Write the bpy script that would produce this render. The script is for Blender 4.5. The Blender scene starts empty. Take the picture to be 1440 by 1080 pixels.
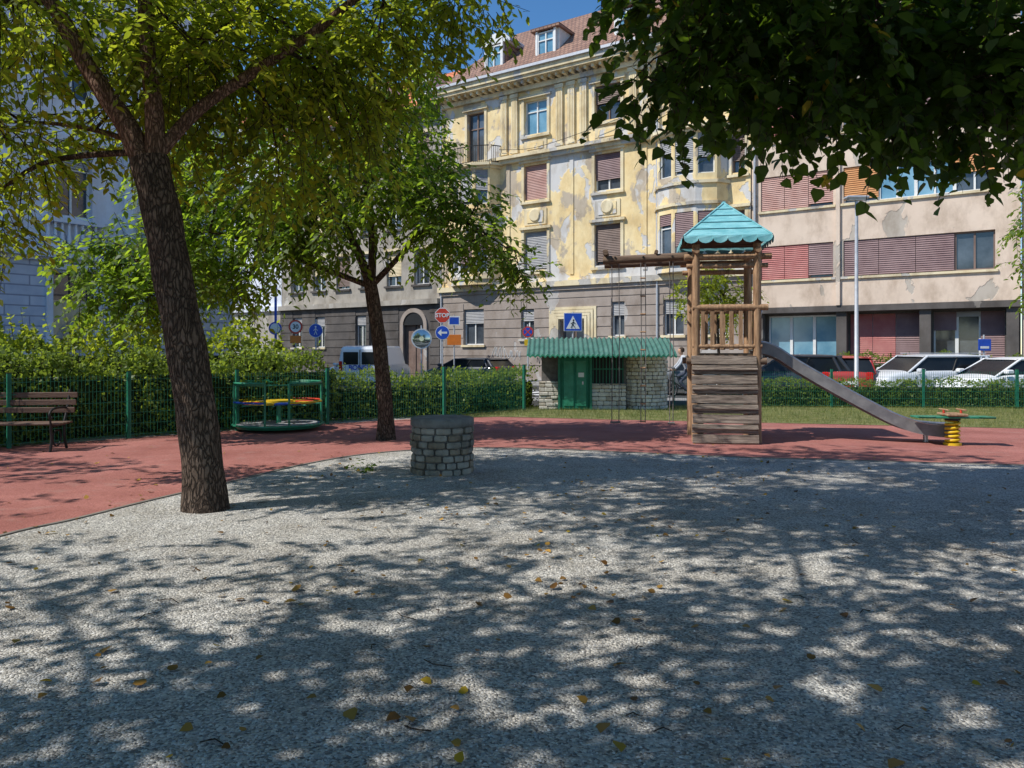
import bpy, bmesh, math, random
import numpy as np
from mathutils import Matrix, Vector
R=math.radians
random.seed(7); rng=np.random.default_rng(7)
SC=bpy.context.scene
COL=SC.collection

# ---------------------------------------------------------------- materials
def newmat(name):
    m=bpy.data.materials.new(name); m.use_nodes=True
    nt=m.node_tree; b=nt.nodes["Principled BSDF"]
    return m,nt,b
def N(nt,t,**kw):
    n=nt.nodes.new(t)
    for k,v in kw.items():
        if k in n.inputs: n.inputs[k].default_value=v
        else: setattr(n,k,v)
    return n
def c4(c): return (c[0],c[1],c[2],1)
def mat(name,c1,c2=None,scale=3,rough=.8,bump=0,bscale=40,metal=0,stretch=(1,1,1),lo=.35,hi=.65,spec=.3):
    m,nt,b=newmat(name)
    b.inputs["Roughness"].default_value=rough; b.inputs["Metallic"].default_value=metal
    b.inputs["Specular IOR Level"].default_value=spec
    b.inputs["Base Color"].default_value=c4(c1)
    tc=N(nt,"ShaderNodeTexCoord"); mp=N(nt,"ShaderNodeMapping"); mp.inputs["Scale"].default_value=stretch
    nt.links.new(tc.outputs["Object"],mp.inputs[0])
    if c2 is not None:
        n=N(nt,"ShaderNodeTexNoise",Scale=scale,Detail=7.0,Roughness=.62)
        nt.links.new(mp.outputs[0],n.inputs["Vector"])
        r=N(nt,"ShaderNodeValToRGB"); r.color_ramp.elements[0].position=lo; r.color_ramp.elements[1].position=hi
        r.color_ramp.elements[0].color=c4(c1); r.color_ramp.elements[1].color=c4(c2)
        nt.links.new(n.outputs[0],r.inputs[0]); nt.links.new(r.outputs[0],b.inputs["Base Color"])
    if bump:
        n2=N(nt,"ShaderNodeTexNoise",Scale=bscale,Detail=5.0)
        nt.links.new(mp.outputs[0],n2.inputs["Vector"])
        bp=N(nt,"ShaderNodeBump",Strength=bump,Distance=.02)
        nt.links.new(n2.outputs[0],bp.inputs["Height"]); nt.links.new(bp.outputs[0],b.inputs["Normal"])
    return m
def barkmat(name,dark,mid,light):
    m,nt,b=newmat(name); tc=N(nt,"ShaderNodeTexCoord")
    mp=N(nt,"ShaderNodeMapping"); mp.inputs["Scale"].default_value=(1,1,.28); nt.links.new(tc.outputs["Object"],mp.inputs[0])
    v=N(nt,"ShaderNodeTexVoronoi",Scale=34.0,feature='DISTANCE_TO_EDGE')
    wn=N(nt,"ShaderNodeTexNoise",Scale=9.0,Detail=4.0); nt.links.new(mp.outputs[0],wn.inputs["Vector"])
    va=N(nt,"ShaderNodeMix",data_type='RGBA'); va.inputs[0].default_value=.12; nt.links.new(mp.outputs[0],va.inputs[6]); nt.links.new(wn.outputs[1],va.inputs[7])
    nt.links.new(va.outputs[2],v.inputs["Vector"])
    n=N(nt,"ShaderNodeTexNoise",Scale=5.0,Detail=9.0,Roughness=.7); nt.links.new(tc.outputs["Object"],n.inputs["Vector"])
    r=N(nt,"ShaderNodeValToRGB"); e=r.color_ramp.elements; e[0].position=.33; e[1].position=.68; e[0].color=c4(mid); e[1].color=c4(light); nt.links.new(n.outputs[0],r.inputs[0])
    r2=N(nt,"ShaderNodeValToRGB"); r2.color_ramp.elements[0].position=.0; r2.color_ramp.elements[1].position=.22; nt.links.new(v.outputs[0],r2.inputs[0])
    mx=N(nt,"ShaderNodeMix",data_type='RGBA'); nt.links.new(r2.outputs[0],mx.inputs[0]); mx.inputs[6].default_value=c4(dark); nt.links.new(r.outputs[0],mx.inputs[7])
    nt.links.new(mx.outputs[2],b.inputs["Base Color"]); b.inputs["Roughness"].default_value=.95; b.inputs["Specular IOR Level"].default_value=.15
    bp=N(nt,"ShaderNodeBump",Strength=.9,Distance=.02); nt.links.new(r2.outputs[0],bp.inputs["Height"])
    b2=N(nt,"ShaderNodeBump",Strength=.5,Distance=.03); nt.links.new(n.outputs[0],b2.inputs["Height"]); nt.links.new(bp.outputs[0],b2.inputs["Normal"]); nt.links.new(b2.outputs[0],b.inputs["Normal"])
    return m
def leafmat(name,dark,light,trans,tf=.45):
    m,nt,b=newmat(name)
    g=N(nt,"ShaderNodeNewGeometry")
    r=N(nt,"ShaderNodeValToRGB"); e=r.color_ramp.elements
    e[0].color=c4(dark); e[1].color=c4(light); e[0].position=.1; e[1].position=.95
    nt.links.new(g.outputs["Random Per Island"],r.inputs[0])
    tc=N(nt,"ShaderNodeTexCoord"); n=N(nt,"ShaderNodeTexNoise",Scale=1.3,Detail=3.0)
    nt.links.new(tc.outputs["Object"],n.inputs["Vector"])
    mx=N(nt,"ShaderNodeMix",data_type='RGBA',blend_type='MULTIPLY'); mx.inputs[0].default_value=.6
    r2=N(nt,"ShaderNodeValToRGB"); r2.color_ramp.elements[0].position=.35; r2.color_ramp.elements[1].position=.65
    r2.color_ramp.elements[0].color=(.6,.65,.6,1); r2.color_ramp.elements[1].color=(1.25,1.2,1,1)
    nt.links.new(n.outputs[0],r2.inputs[0])
    nt.links.new(r.outputs[0],mx.inputs[6]); nt.links.new(r2.outputs[0],mx.inputs[7])
    nt.links.new(mx.outputs[2],b.inputs["Base Color"]); b.inputs["Roughness"].default_value=.5
    b.inputs["Specular IOR Level"].default_value=.35
    t=N(nt,"ShaderNodeBsdfTranslucent")
    m3=N(nt,"ShaderNodeMix",data_type='RGBA',blend_type='MULTIPLY'); m3.inputs[0].default_value=1
    nt.links.new(r2.outputs[0],m3.inputs[6]); m3.inputs[7].default_value=c4(trans)
    nt.links.new(m3.outputs[2],t.inputs[0])
    ms=N(nt,"ShaderNodeMixShader"); ms.inputs[0].default_value=tf
    nt.links.new(b.outputs[0],ms.inputs[1]); nt.links.new(t.outputs[0],ms.inputs[2])
    nt.links.new(ms.outputs[0],nt.nodes["Material Output"].inputs[0])
    return m
def gravelmat():
    m,nt,b=newmat("gravel")
    tc=N(nt,"ShaderNodeTexCoord")
    v=N(nt,"ShaderNodeTexVoronoi",Scale=82.0); nt.links.new(tc.outputs["Object"],v.inputs["Vector"])
    bw=N(nt,"ShaderNodeSeparateColor"); nt.links.new(v.outputs["Color"],bw.inputs[0])
    r=N(nt,"ShaderNodeValToRGB"); e=r.color_ramp.elements
    e[0].color=(.17,.165,.16,1); e[1].color=(.82,.79,.74,1); e[0].position=0; e[1].position=1
    x=e.new(.3); x.color=(.40,.385,.365,1); x=e.new(.75); x.color=(.60,.575,.54,1)
    nt.links.new(bw.outputs[0],r.inputs[0])
    n=N(nt,"ShaderNodeTexNoise",Scale=.9,Detail=9.0,Roughness=.75); nt.links.new(tc.outputs["Object"],n.inputs["Vector"])
    r2=N(nt,"ShaderNodeValToRGB"); r2.color_ramp.elements[0].position=.32; r2.color_ramp.elements[1].position=.68
    r2.color_ramp.elements[0].color=(.66,.62,.56,1); r2.color_ramp.elements[1].color=(1.15,1.15,1.13,1)
    nt.links.new(n.outputs[0],r2.inputs[0])
    mx=N(nt,"ShaderNodeMix",data_type='RGBA',blend_type='MULTIPLY'); mx.inputs[0].default_value=1
    nt.links.new(r.outputs[0],mx.inputs[6]); nt.links.new(r2.outputs[0],mx.inputs[7])
    nt.links.new(mx.outputs[2],b.inputs["Base Color"]); b.inputs["Roughness"].default_value=.9
    b.inputs["Specular IOR Level"].default_value=.15
    n3=N(nt,"ShaderNodeTexNoise",Scale=5.0,Detail=8.0,Roughness=.65); nt.links.new(tc.outputs["Object"],n3.inputs["Vector"])
    b1=N(nt,"ShaderNodeBump",Strength=.8,Distance=.07); nt.links.new(n3.outputs[0],b1.inputs["Height"])
    b2=N(nt,"ShaderNodeBump",Strength=.9,Distance=.011,invert=True); nt.links.new(v.outputs["Distance"],b2.inputs["Height"])
    nt.links.new(b1.outputs[0],b2.inputs["Normal"]); nt.links.new(b2.outputs[0],b.inputs["Normal"])
    return m
def plastermat(name,a,bb,patch,pthr=.6,streak=.35,patch2=None):
    m,nt,b=newmat(name); tc=N(nt,"ShaderNodeTexCoord")
    n=N(nt,"ShaderNodeTexNoise",Scale=.8,Detail=8.0,Roughness=.65); nt.links.new(tc.outputs["Object"],n.inputs["Vector"])
    r=N(nt,"ShaderNodeValToRGB"); r.color_ramp.elements[0].position=.35; r.color_ramp.elements[1].position=.65
    r.color_ramp.elements[0].color=c4(a); r.color_ramp.elements[1].color=c4(bb); nt.links.new(n.outputs[0],r.inputs[0])
    mp=N(nt,"ShaderNodeMapping"); mp.inputs["Scale"].default_value=(.5,.5,.34); mp.inputs["Location"].default_value=(3.1,0,1.7)
    nt.links.new(tc.outputs["Object"],mp.inputs[0])
    n2=N(nt,"ShaderNodeTexNoise",Scale=1.5,Detail=10.0,Roughness=.52,Distortion=.4); nt.links.new(mp.outputs[0],n2.inputs["Vector"])
    r2=N(nt,"ShaderNodeValToRGB"); r2.color_ramp.elements[0].position=pthr; r2.color_ramp.elements[1].position=pthr+.012
    nt.links.new(n2.outputs[0],r2.inputs[0])
    mx=N(nt,"ShaderNodeMix",data_type='RGBA'); nt.links.new(r2.outputs[0],mx.inputs[0]); nt.links.new(r.outputs[0],mx.inputs[6]); mx.inputs[7].default_value=c4(patch)
    last=mx.outputs[2]
    if patch2:
        mp4=N(nt,"ShaderNodeMapping"); mp4.inputs["Scale"].default_value=(1,1,.7); mp4.inputs["Location"].default_value=(11,4,7)
        nt.links.new(tc.outputs["Object"],mp4.inputs[0])
        n4=N(nt,"ShaderNodeTexNoise",Scale=.8,Detail=10.0,Roughness=.58); nt.links.new(mp4.outputs[0],n4.inputs["Vector"])
        r4=N(nt,"ShaderNodeValToRGB"); r4.color_ramp.elements[0].position=.56; r4.color_ramp.elements[1].position=.60; nt.links.new(n4.outputs[0],r4.inputs[0])
        m4=N(nt,"ShaderNodeMix",data_type='RGBA'); nt.links.new(r4.outputs[0],m4.inputs[0]); nt.links.new(last,m4.inputs[6]); m4.inputs[7].default_value=c4(patch2); last=m4.outputs[2]
    mp3=N(nt,"ShaderNodeMapping"); mp3.inputs["Scale"].default_value=(1.1,1.1,.55); nt.links.new(tc.outputs["Object"],mp3.inputs[0])
    n3=N(nt,"ShaderNodeTexNoise",Scale=1.0,Detail=10.0,Roughness=.68); nt.links.new(mp3.outputs[0],n3.inputs["Vector"])
    r3=N(nt,"ShaderNodeValToRGB"); r3.color_ramp.elements[0].position=.34; r3.color_ramp.elements[1].position=.54
    s=1-streak; r3.color_ramp.elements[0].color=(s,s*.95,s*.9,1); r3.color_ramp.elements[1].color=(1,1,1,1); nt.links.new(n3.outputs[0],r3.inputs[0])
    mz=N(nt,"ShaderNodeMix",data_type='RGBA',blend_type='MULTIPLY'); mz.inputs[0].default_value=1
    nt.links.new(last,mz.inputs[6]); nt.links.new(r3.outputs[0],mz.inputs[7])
    nt.links.new(mz.outputs[2],b.inputs["Base Color"]); b.inputs["Roughness"].default_value=.9; b.inputs["Specular IOR Level"].default_value=.15
    bp=N(nt,"ShaderNodeBump",Strength=.6,Distance=.03); nt.links.new(r2.outputs[0],bp.inputs["Height"]); bp.invert=True; nt.links.new(bp.outputs[0],b.inputs["Normal"])
    return m
def blockmat(name,c1,c2,cm,bw,bh,ms=.02,axis='XZ'):
    m,nt,b=newmat(name); tc=N(nt,"ShaderNodeTexCoord")
    sp=N(nt,"ShaderNodeSeparateXYZ"); cb=N(nt,"ShaderNodeCombineXYZ"); nt.links.new(tc.outputs["Object"],sp.inputs[0])
    nt.links.new(sp.outputs[axis[0]],cb.inputs[0]); nt.links.new(sp.outputs[axis[1]],cb.inputs[1])
    br=N(nt,"ShaderNodeTexBrick",Scale=1.0); br.inputs["Brick Width"].default_value=bw; br.inputs["Row Height"].default_value=bh
    br.inputs["Mortar Size"].default_value=ms; br.inputs["Color1"].default_value=c4(c1); br.inputs["Color2"].default_value=c4(c2); br.inputs["Mortar"].default_value=c4(cm)
    nt.links.new(cb.outputs[0],br.inputs["Vector"])
    n=N(nt,"ShaderNodeTexNoise",Scale=2.5,Detail=8.0); nt.links.new(tc.outputs["Object"],n.inputs["Vector"])
    mz=N(nt,"ShaderNodeMix",data_type='RGBA',blend_type='OVERLAY'); mz.inputs[0].default_value=.35
    nt.links.new(br.outputs[0],mz.inputs[6]); nt.links.new(n.outputs[0],mz.inputs[7]); nt.links.new(mz.outputs[2],b.inputs["Base Color"])
    b.inputs["Roughness"].default_value=.85
    bp=N(nt,"ShaderNodeBump",Strength=.7,Distance=.02,invert=True); nt.links.new(br.outputs["Fac"],bp.inputs["Height"]); nt.links.new(bp.outputs[0],b.inputs["Normal"])
    return m
def rubbermat():
    m,nt,b=newmat("rubber_red"); tc=N(nt,"ShaderNodeTexCoord")
    n=N(nt,"ShaderNodeTexNoise",Scale=.8,Detail=9.0,Roughness=.7); nt.links.new(tc.outputs["Object"],n.inputs["Vector"])
    r=N(nt,"ShaderNodeValToRGB"); e=r.color_ramp.elements; e[0].position=.32; e[1].position=.68; e[0].color=(.30,.115,.095,1); e[1].color=(.46,.195,.165,1)
    nt.links.new(n.outputs[0],r.inputs[0])
    v=N(nt,"ShaderNodeTexVoronoi",Scale=150.0); nt.links.new(tc.outputs["Object"],v.inputs["Vector"])
    sc=N(nt,"ShaderNodeSeparateColor"); nt.links.new(v.outputs["Color"],sc.inputs[0])
    r2=N(nt,"ShaderNodeValToRGB"); r2.color_ramp.elements[0].color=(.6,.55,.55,1); r2.color_ramp.elements[1].color=(1.25,1.25,1.25,1); nt.links.new(sc.outputs[0],r2.inputs[0])
    mx=N(nt,"ShaderNodeMix",data_type='RGBA',blend_type='MULTIPLY'); mx.inputs[0].default_value=1
    nt.links.new(r.outputs[0],mx.inputs[6]); nt.links.new(r2.outputs[0],mx.inputs[7])
    n3=N(nt,"ShaderNodeTexNoise",Scale=2.6,Detail=9.0,Roughness=.75); nt.links.new(tc.outputs["Object"],n3.inputs["Vector"])
    r3=N(nt,"ShaderNodeValToRGB"); r3.color_ramp.elements[0].position=.54; r3.color_ramp.elements[1].position=.75; r3.color_ramp.elements[1].color=(.5,.5,.5,1); nt.links.new(n3.outputs[0],r3.inputs[0])
    m2=N(nt,"ShaderNodeMix",data_type='RGBA'); nt.links.new(r3.outputs[0],m2.inputs[0]); nt.links.new(mx.outputs[2],m2.inputs[6]); m2.inputs[7].default_value=(.38,.28,.24,1)
    nt.links.new(m2.outputs[2],b.inputs["Base Color"]); b.inputs["Roughness"].default_value=.92; b.inputs["Specular IOR Level"].default_value=.15
    bp=N(nt,"ShaderNodeBump",Strength=.6,Distance=.005); nt.links.new(v.outputs["Distance"],bp.inputs["Height"]); nt.links.new(bp.outputs[0],b.inputs["Normal"])
    return m
GR=gravelmat()
RED=rubbermat()
ASPH=mat("asphalt",(.045,.045,.047),(.075,.073,.07),scale=3,rough=.9,bump=.3,bscale=120)
PAVE=blockmat("pavement",(.28,.27,.26),(.33,.32,.3),(.16,.155,.15),.4,.4,.012,'XY')
KERB=mat("kerb_stone",(.32,.31,.3),(.42,.41,.39),scale=8,rough=.85,bump=.2)
SOIL=mat("lawn_soil",(.09,.12,.03),(.24,.22,.09),scale=2.5,rough=.95,bump=.5,bscale=60)
BARK=barkmat("bark",(.035,.024,.018),(.085,.058,.042),(.20,.145,.11))
BARK2=barkmat("bark_light",(.09,.05,.035),(.17,.10,.07),(.36,.23,.17))
LF1=leafmat("leaf_boxelder",(.08,.13,.018),(.17,.22,.028),(.60,.68,.05),.55)
LF2=leafmat("leaf_ash",(.055,.115,.018),(.12,.19,.025),(.42,.60,.045),.52)
LF3=leafmat("leaf_linden",(.022,.052,.011),(.07,.12,.018),(.18,.31,.022),.42)
LFY=leafmat("leaf_yellowed",(.35,.25,.03),(.5,.36,.04),(.6,.42,.04),.5)
LFH=leafmat("leaf_hedge",(.07,.125,.024),(.17,.23,.045),(.40,.52,.06),.45)
LFD=leafmat("leaf_dry",(.12,.055,.014),(.50,.28,.06),(.3,.15,.03),.15)
LFG=leafmat("grass_blade",(.08,.13,.03),(.30,.29,.11),(.3,.36,.08),.3)
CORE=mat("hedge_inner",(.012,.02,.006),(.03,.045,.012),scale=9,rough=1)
YEL=plastermat("plaster_ochre",(.77,.57,.28),(.86,.71,.42),(.62,.60,.57),.545,.24,(.50,.42,.32))
YELT=plastermat("plaster_trim",(.70,.57,.35),(.78,.68,.47),(.52,.49,.44),.57,.38)
YELG=plastermat("plaster_base_brown",(.32,.265,.225),(.40,.34,.295),(.45,.42,.39),.60,.3)
GREYD=plastermat("plaster_darkgrey",(.09,.082,.078),(.14,.125,.115),(.22,.2,.18),.62,.3)
GREYU=plastermat("plaster_upper",(.34,.31,.27),(.44,.40,.34),(.5,.47,.42),.62,.4)
BEI=plastermat("plaster_beige",(.64,.51,.40),(.74,.60,.48),(.50,.44,.37),.585,.3)
PALE=plastermat("plaster_pale",(.66,.69,.76),(.76,.79,.85),(.58,.6,.66),.66,.15)
PALES=blockmat("stone_courses",(.50,.54,.63),(.56,.60,.69),(.30,.32,.40),1.6,.36,.025)
TILE=blockmat("roof_tiles",(.24,.13,.09),(.33,.19,.13),(.10,.06,.05),.25,.22,.02)
TILEO=mat("roof_orange",(.55,.16,.07),(.62,.22,.1),scale=6)
GLASS=mat("window_glass",(.03,.037,.045),(.10,.12,.14),scale=.7,rough=.06,spec=.8)
GLASSB=mat("window_glass_blue",(.10,.24,.34),(.22,.40,.5),scale=.9,rough=.1,spec=.8)
WHT=mat("white_paint",(.75,.75,.73),(.66,.66,.63),scale=5,rough=.5)
BRN=mat("shutter_brown",(.15,.10,.08),(.23,.16,.13),scale=2,rough=.6)
ROSE=mat("shutter_rose",(.42,.22,.18),(.52,.32,.27),scale=1.5,rough=.6)
REDS=mat("shutter_red",(.40,.12,.11),(.50,.20,.175),scale=1.5,rough=.6)
MAUVE=mat("shutter_mauve",(.20,.12,.12),(.29,.19,.185),scale=1.2,rough=.6)
GRYS=mat("shutter_grey",(.30,.30,.31),(.40,.39,.38),scale=2,rough=.6)
ORG=mat("orange_panel",(.55,.25,.1),(.6,.3,.13),scale=2)
IRON=mat("iron",(.02,.02,.022),(.05,.045,.04),scale=20,rough=.55,metal=.4)
GRN=mat("green_paint",(.012,.16,.085),(.03,.24,.14),scale=5,rough=.45,spec=.5)
GRNF=mat("green_fence",(.01,.13,.075),(.02,.18,.11),scale=5,rough=.5,spec=.4)
GRND=mat("green_door",(.008,.13,.075),(.02,.19,.11),scale=4,rough=.55)
ROOFG=mat("green_roof_sheet",(.04,.13,.10),(.09,.20,.16),scale=3,rough=.6)
REDP=mat("red_paint",(.6,.06,.03),(.5,.05,.03),scale=8,rough=.4)
YELP=mat("yellow_paint",(.75,.5,.02),(.62,.40,.02),scale=8,rough=.45)
BLUP=mat("blue_paint",(.02,.09,.5),(.02,.07,.4),scale=8,rough=.4)
ORGP=mat("orange_paint",(.75,.22,.03),(.65,.18,.03),scale=8,rough=.5)
STEEL=mat("steel",(.35,.36,.38),(.5,.5,.52),scale=9,rough=.35,metal=.8)
GALV=mat("galvanised",(.42,.43,.45),(.52,.53,.55),scale=9,rough=.5,metal=.3)
PLAST=mat("slide_side",(.16,.155,.16),(.26,.255,.25),scale=5,rough=.5)
WOODL=mat("wood_log",(.22,.125,.07),(.50,.31,.18),scale=7,rough=.8,bump=.5,bscale=30,stretch=(3,3,.3))
WOODX=mat("wood_beam",(.10,.065,.045),(.24,.16,.11),scale=6,rough=.8,bump=.4,bscale=30,stretch=(.3,3,3))
WOODG=mat("wood_weathered",(.08,.06,.05),(.36,.285,.23),scale=5,rough=.9,bump=.6,bscale=30,stretch=(.5,2,6))
WOODB=mat("wood_bench",(.09,.05,.035),(.17,.10,.07),scale=6,rough=.6,bump=.3,bscale=30,stretch=(.4,4,4))
TURQ=mat("turquoise_boards",(.13,.40,.44),(.28,.60,.64),scale=4,rough=.7,stretch=(1,6,1))
STONE=mat("rubble_stone",(.17,.15,.12),(.40,.36,.30),scale=3.5,rough=.9,bump=.7,bscale=22)
STONE2=mat("rubble_stone_brown",(.17,.13,.09),(.32,.26,.19),scale=3,rough=.9,bump=.7,bscale=24)
STONEW=mat("white_stone",(.52,.47,.40),(.74,.70,.62),scale=3,rough=.9,bump=.7,bscale=22)
STONEW2=mat("cream_stone",(.42,.36,.28),(.60,.53,.43),scale=3,rough=.9,bump=.7,bscale=22)
MORT=mat("mortar",(.12,.11,.10),(.2,.185,.17),scale=8,rough=.95)
CAPS=mat("concrete_cap",(.13,.125,.115),(.24,.23,.21),scale=6,rough=.9,bump=.3)
ROPE=mat("rope",(.13,.12,.12),(.22,.2,.19),scale=30,rough=.9)
RUB=mat("tyre",(.018,.018,.018),None,rough=.8)
BLK=mat("black_plastic",(.02,.02,.02),None,rough=.5)
CARG=mat("car_glass",(.008,.010,.013),(.02,.024,.028),scale=.8,rough=.12,spec=.25)
REDL=mat("tail_light",(.5,.01,.01),None,rough=.2)
MIRR=mat("mirror",(.55,.62,.66),(.3,.36,.36),scale=2,rough=.08,metal=.9)
SCRW=mat("graffiti_white",(.62,.62,.6),None); SCRD=mat("graffiti_dark",(.05,.05,.07),None)
EDG=mat("edging",(.16,.14,.12),(.24,.21,.18),scale=6)
def carpaint(name,c):
    m,nt,b=newmat(name); b.inputs["Base Color"].default_value=c4(c); b.inputs["Metallic"].default_value=0
    b.inputs["Roughness"].default_value=.45; b.inputs["Coat Weight"].default_value=.5; b.inputs["Coat Roughness"].default_value=.06
    return m

# ---------------------------------------------------------------- mesh builder
class MB:
    def __init__(s): s.v=[];s.f=[];s.m=[];s.sm=[];s.mats=[];s.X=Matrix.Identity(4)
    def mi(s,m):
        if m not in s.mats: s.mats.append(m)
        return s.mats.index(m)
    def add(s,vs,fs,m,smooth=False):
        o=len(s.v); k=s.mi(m)
        s.v+= [tuple(s.X@Vector(p)) for p in vs]
        for f in fs: s.f.append([o+i for i in f]); s.m.append(k); s.sm.append(smooth)
    def box(s,x0,x1,y0,y1,z0,z1,m,T=None):
        vs=[(x0,y0,z0),(x1,y0,z0),(x1,y1,z0),(x0,y1,z0),(x0,y0,z1),(x1,y0,z1),(x1,y1,z1),(x0,y1,z1)]
        if T is not None: vs=[T@Vector(p) for p in vs]
        s.add(vs,[(0,3,2,1),(4,5,6,7),(0,1,5,4),(1,2,6,5),(2,3,7,6),(3,0,4,7)],m)
    def bbox(s,x0,x1,y0,y1,z0,z1,m,b=.02,T=None):
        vs=[];
        for (z,i) in ((z0,b),(z0+b,0),(z1-b,0),(z1,b)):
            vs+=[(x0+i,y0+i,z),(x1-i,y0+i,z),(x1-i,y1-i,z),(x0+i,y1-i,z)]
        if T is not None: vs=[T@Vector(p) for p in vs]
        fs=[(0,3,2,1),(12,13,14,15)]
        for k in range(3):
            for j in range(4):
                a=k*4+j; c=k*4+(j+1)%4; fs.append((a,c,c+4,a+4))
        s.add(vs,fs,m)
    def tube(s,pts,rad,m,n=10,caps=True,irr=0,smooth=True):
        pts=[Vector(p) for p in pts]
        if not hasattr(rad,'__len__'): rad=[rad]*len(pts)
        vs=[];fs=[]
        up=Vector((0,0,1)) if abs((pts[-1]-pts[0]).normalized().z)<.9 else Vector((1,0,0))
        t0=(pts[1]-pts[0]).normalized(); a=t0.cross(up).normalized()
        ph=[random.uniform(0,6.28) for _ in range(3)]
        for i,p in enumerate(pts):
            t=(pts[min(i+1,len(pts)-1)]-pts[max(i-1,0)]).normalized()
            a=(a-t*a.dot(t)).normalized(); b=t.cross(a)
            for j in range(n):
                th=2*math.pi*j/n; r=rad[i]
                if irr: r*=1+irr*(math.sin(3*th+ph[0]+i*.3)*.5+math.sin(5*th+ph[1]-i*.5)*.4+math.sin(2*th+ph[2]+i*.9)*.5)
                vs.append(p+a*(r*math.cos(th))+b*(r*math.sin(th)))
        for i in range(len(pts)-1):
            for j in range(n):
                k=(j+1)%n; fs.append((i*n+j,i*n+k,(i+1)*n+k,(i+1)*n+j))
        s.add(vs,fs,m,smooth)
        if caps: s.add([vs[j] for j in range(n)],[tuple(range(n))[::-1]],m); s.add([vs[-n+j] for j in range(n)],[tuple(range(n))],m)
    def cyl(s,x,y,z0,z1,r,m,n=20,r1=None,smooth=True):
        s.tube([(x,y,z0),(x,y,z1)],[r,r if r1 is None else r1],m,n,True,0,smooth)
    def ring(s,c,R_,r,m,n=32,k=8,ax='Z',arc=(0,2*math.pi)):
        pts=[]
        full=abs(arc[1]-arc[0]-2*math.pi)<1e-4
        for i in range(n+1):
            th=arc[0]+(arc[1]-arc[0])*i/n; a,b=R_*math.cos(th),R_*math.sin(th)
            pts.append({'Z':(c[0]+a,c[1]+b,c[2]),'X':(c[0],c[1]+a,c[2]+b),'Y':(c[0]+a,c[1],c[2]+b)}[ax])
        s.tube(pts,r,m,k,not full)
    def prism(s,poly,y0,y1,m,axis='Y'):
        n=len(poly)
        if axis=='Y': vs=[(p[0],y0,p[1]) for p in poly]+[(p[0],y1,p[1]) for p in poly]
        elif axis=='Z': vs=[(p[0],p[1],y0) for p in poly]+[(p[0],p[1],y1) for p in poly]
        else: vs=[(y0,p[0],p[1]) for p in poly]+[(y1,p[0],p[1]) for p in poly]
        fs=[tuple(range(n)),tuple(range(2*n-1,n-1,-1))]+[(i,i+n,(i+1)%n+n,(i+1)%n) for i in range(n)]
        s.add(vs,fs,m)
    def obj(s,name,parent=None,mw=None,sub=0):
        me=bpy.data.meshes.new(name); me.from_pydata(s.v,[],s.f)
        for m in s.mats: me.materials.append(m)
        me.polygons.foreach_set("material_index",s.m); me.polygons.foreach_set("use_smooth",s.sm); me.update()
        o=bpy.data.objects.new(name,me); COL.objects.link(o)
        if parent is not None: o.parent=parent
        if mw is not None: o.matrix_world=mw
        if sub:
            b=o.modifiers.new("s",'SUBSURF'); b.levels=sub; b.render_levels=sub
        return o
def empty(name,mw=None):
    o=bpy.data.objects.new(name,None); COL.objects.link(o)
    if mw is not None: o.matrix_world=mw
    return o
def TR(x,y,z=0,rz=0): return Matrix.Translation((x,y,z))@Matrix.Rotation(rz,4,'Z')
def text(body,size,loc,m,parent,rot=(math.pi/2,0,0),name="lettering",ext=.002,shear=0,bold=0):
    c=bpy.data.curves.new(name,'FONT'); c.body=body; c.size=size; c.align_x='CENTER'; c.align_y='CENTER'; c.extrude=ext; c.shear=shear; c.offset=bold
    o=bpy.data.objects.new(name,c); COL.objects.link(o); c.materials.append(m); o.parent=parent; o.location=loc; o.rotation_euler=rot
    return o

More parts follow.
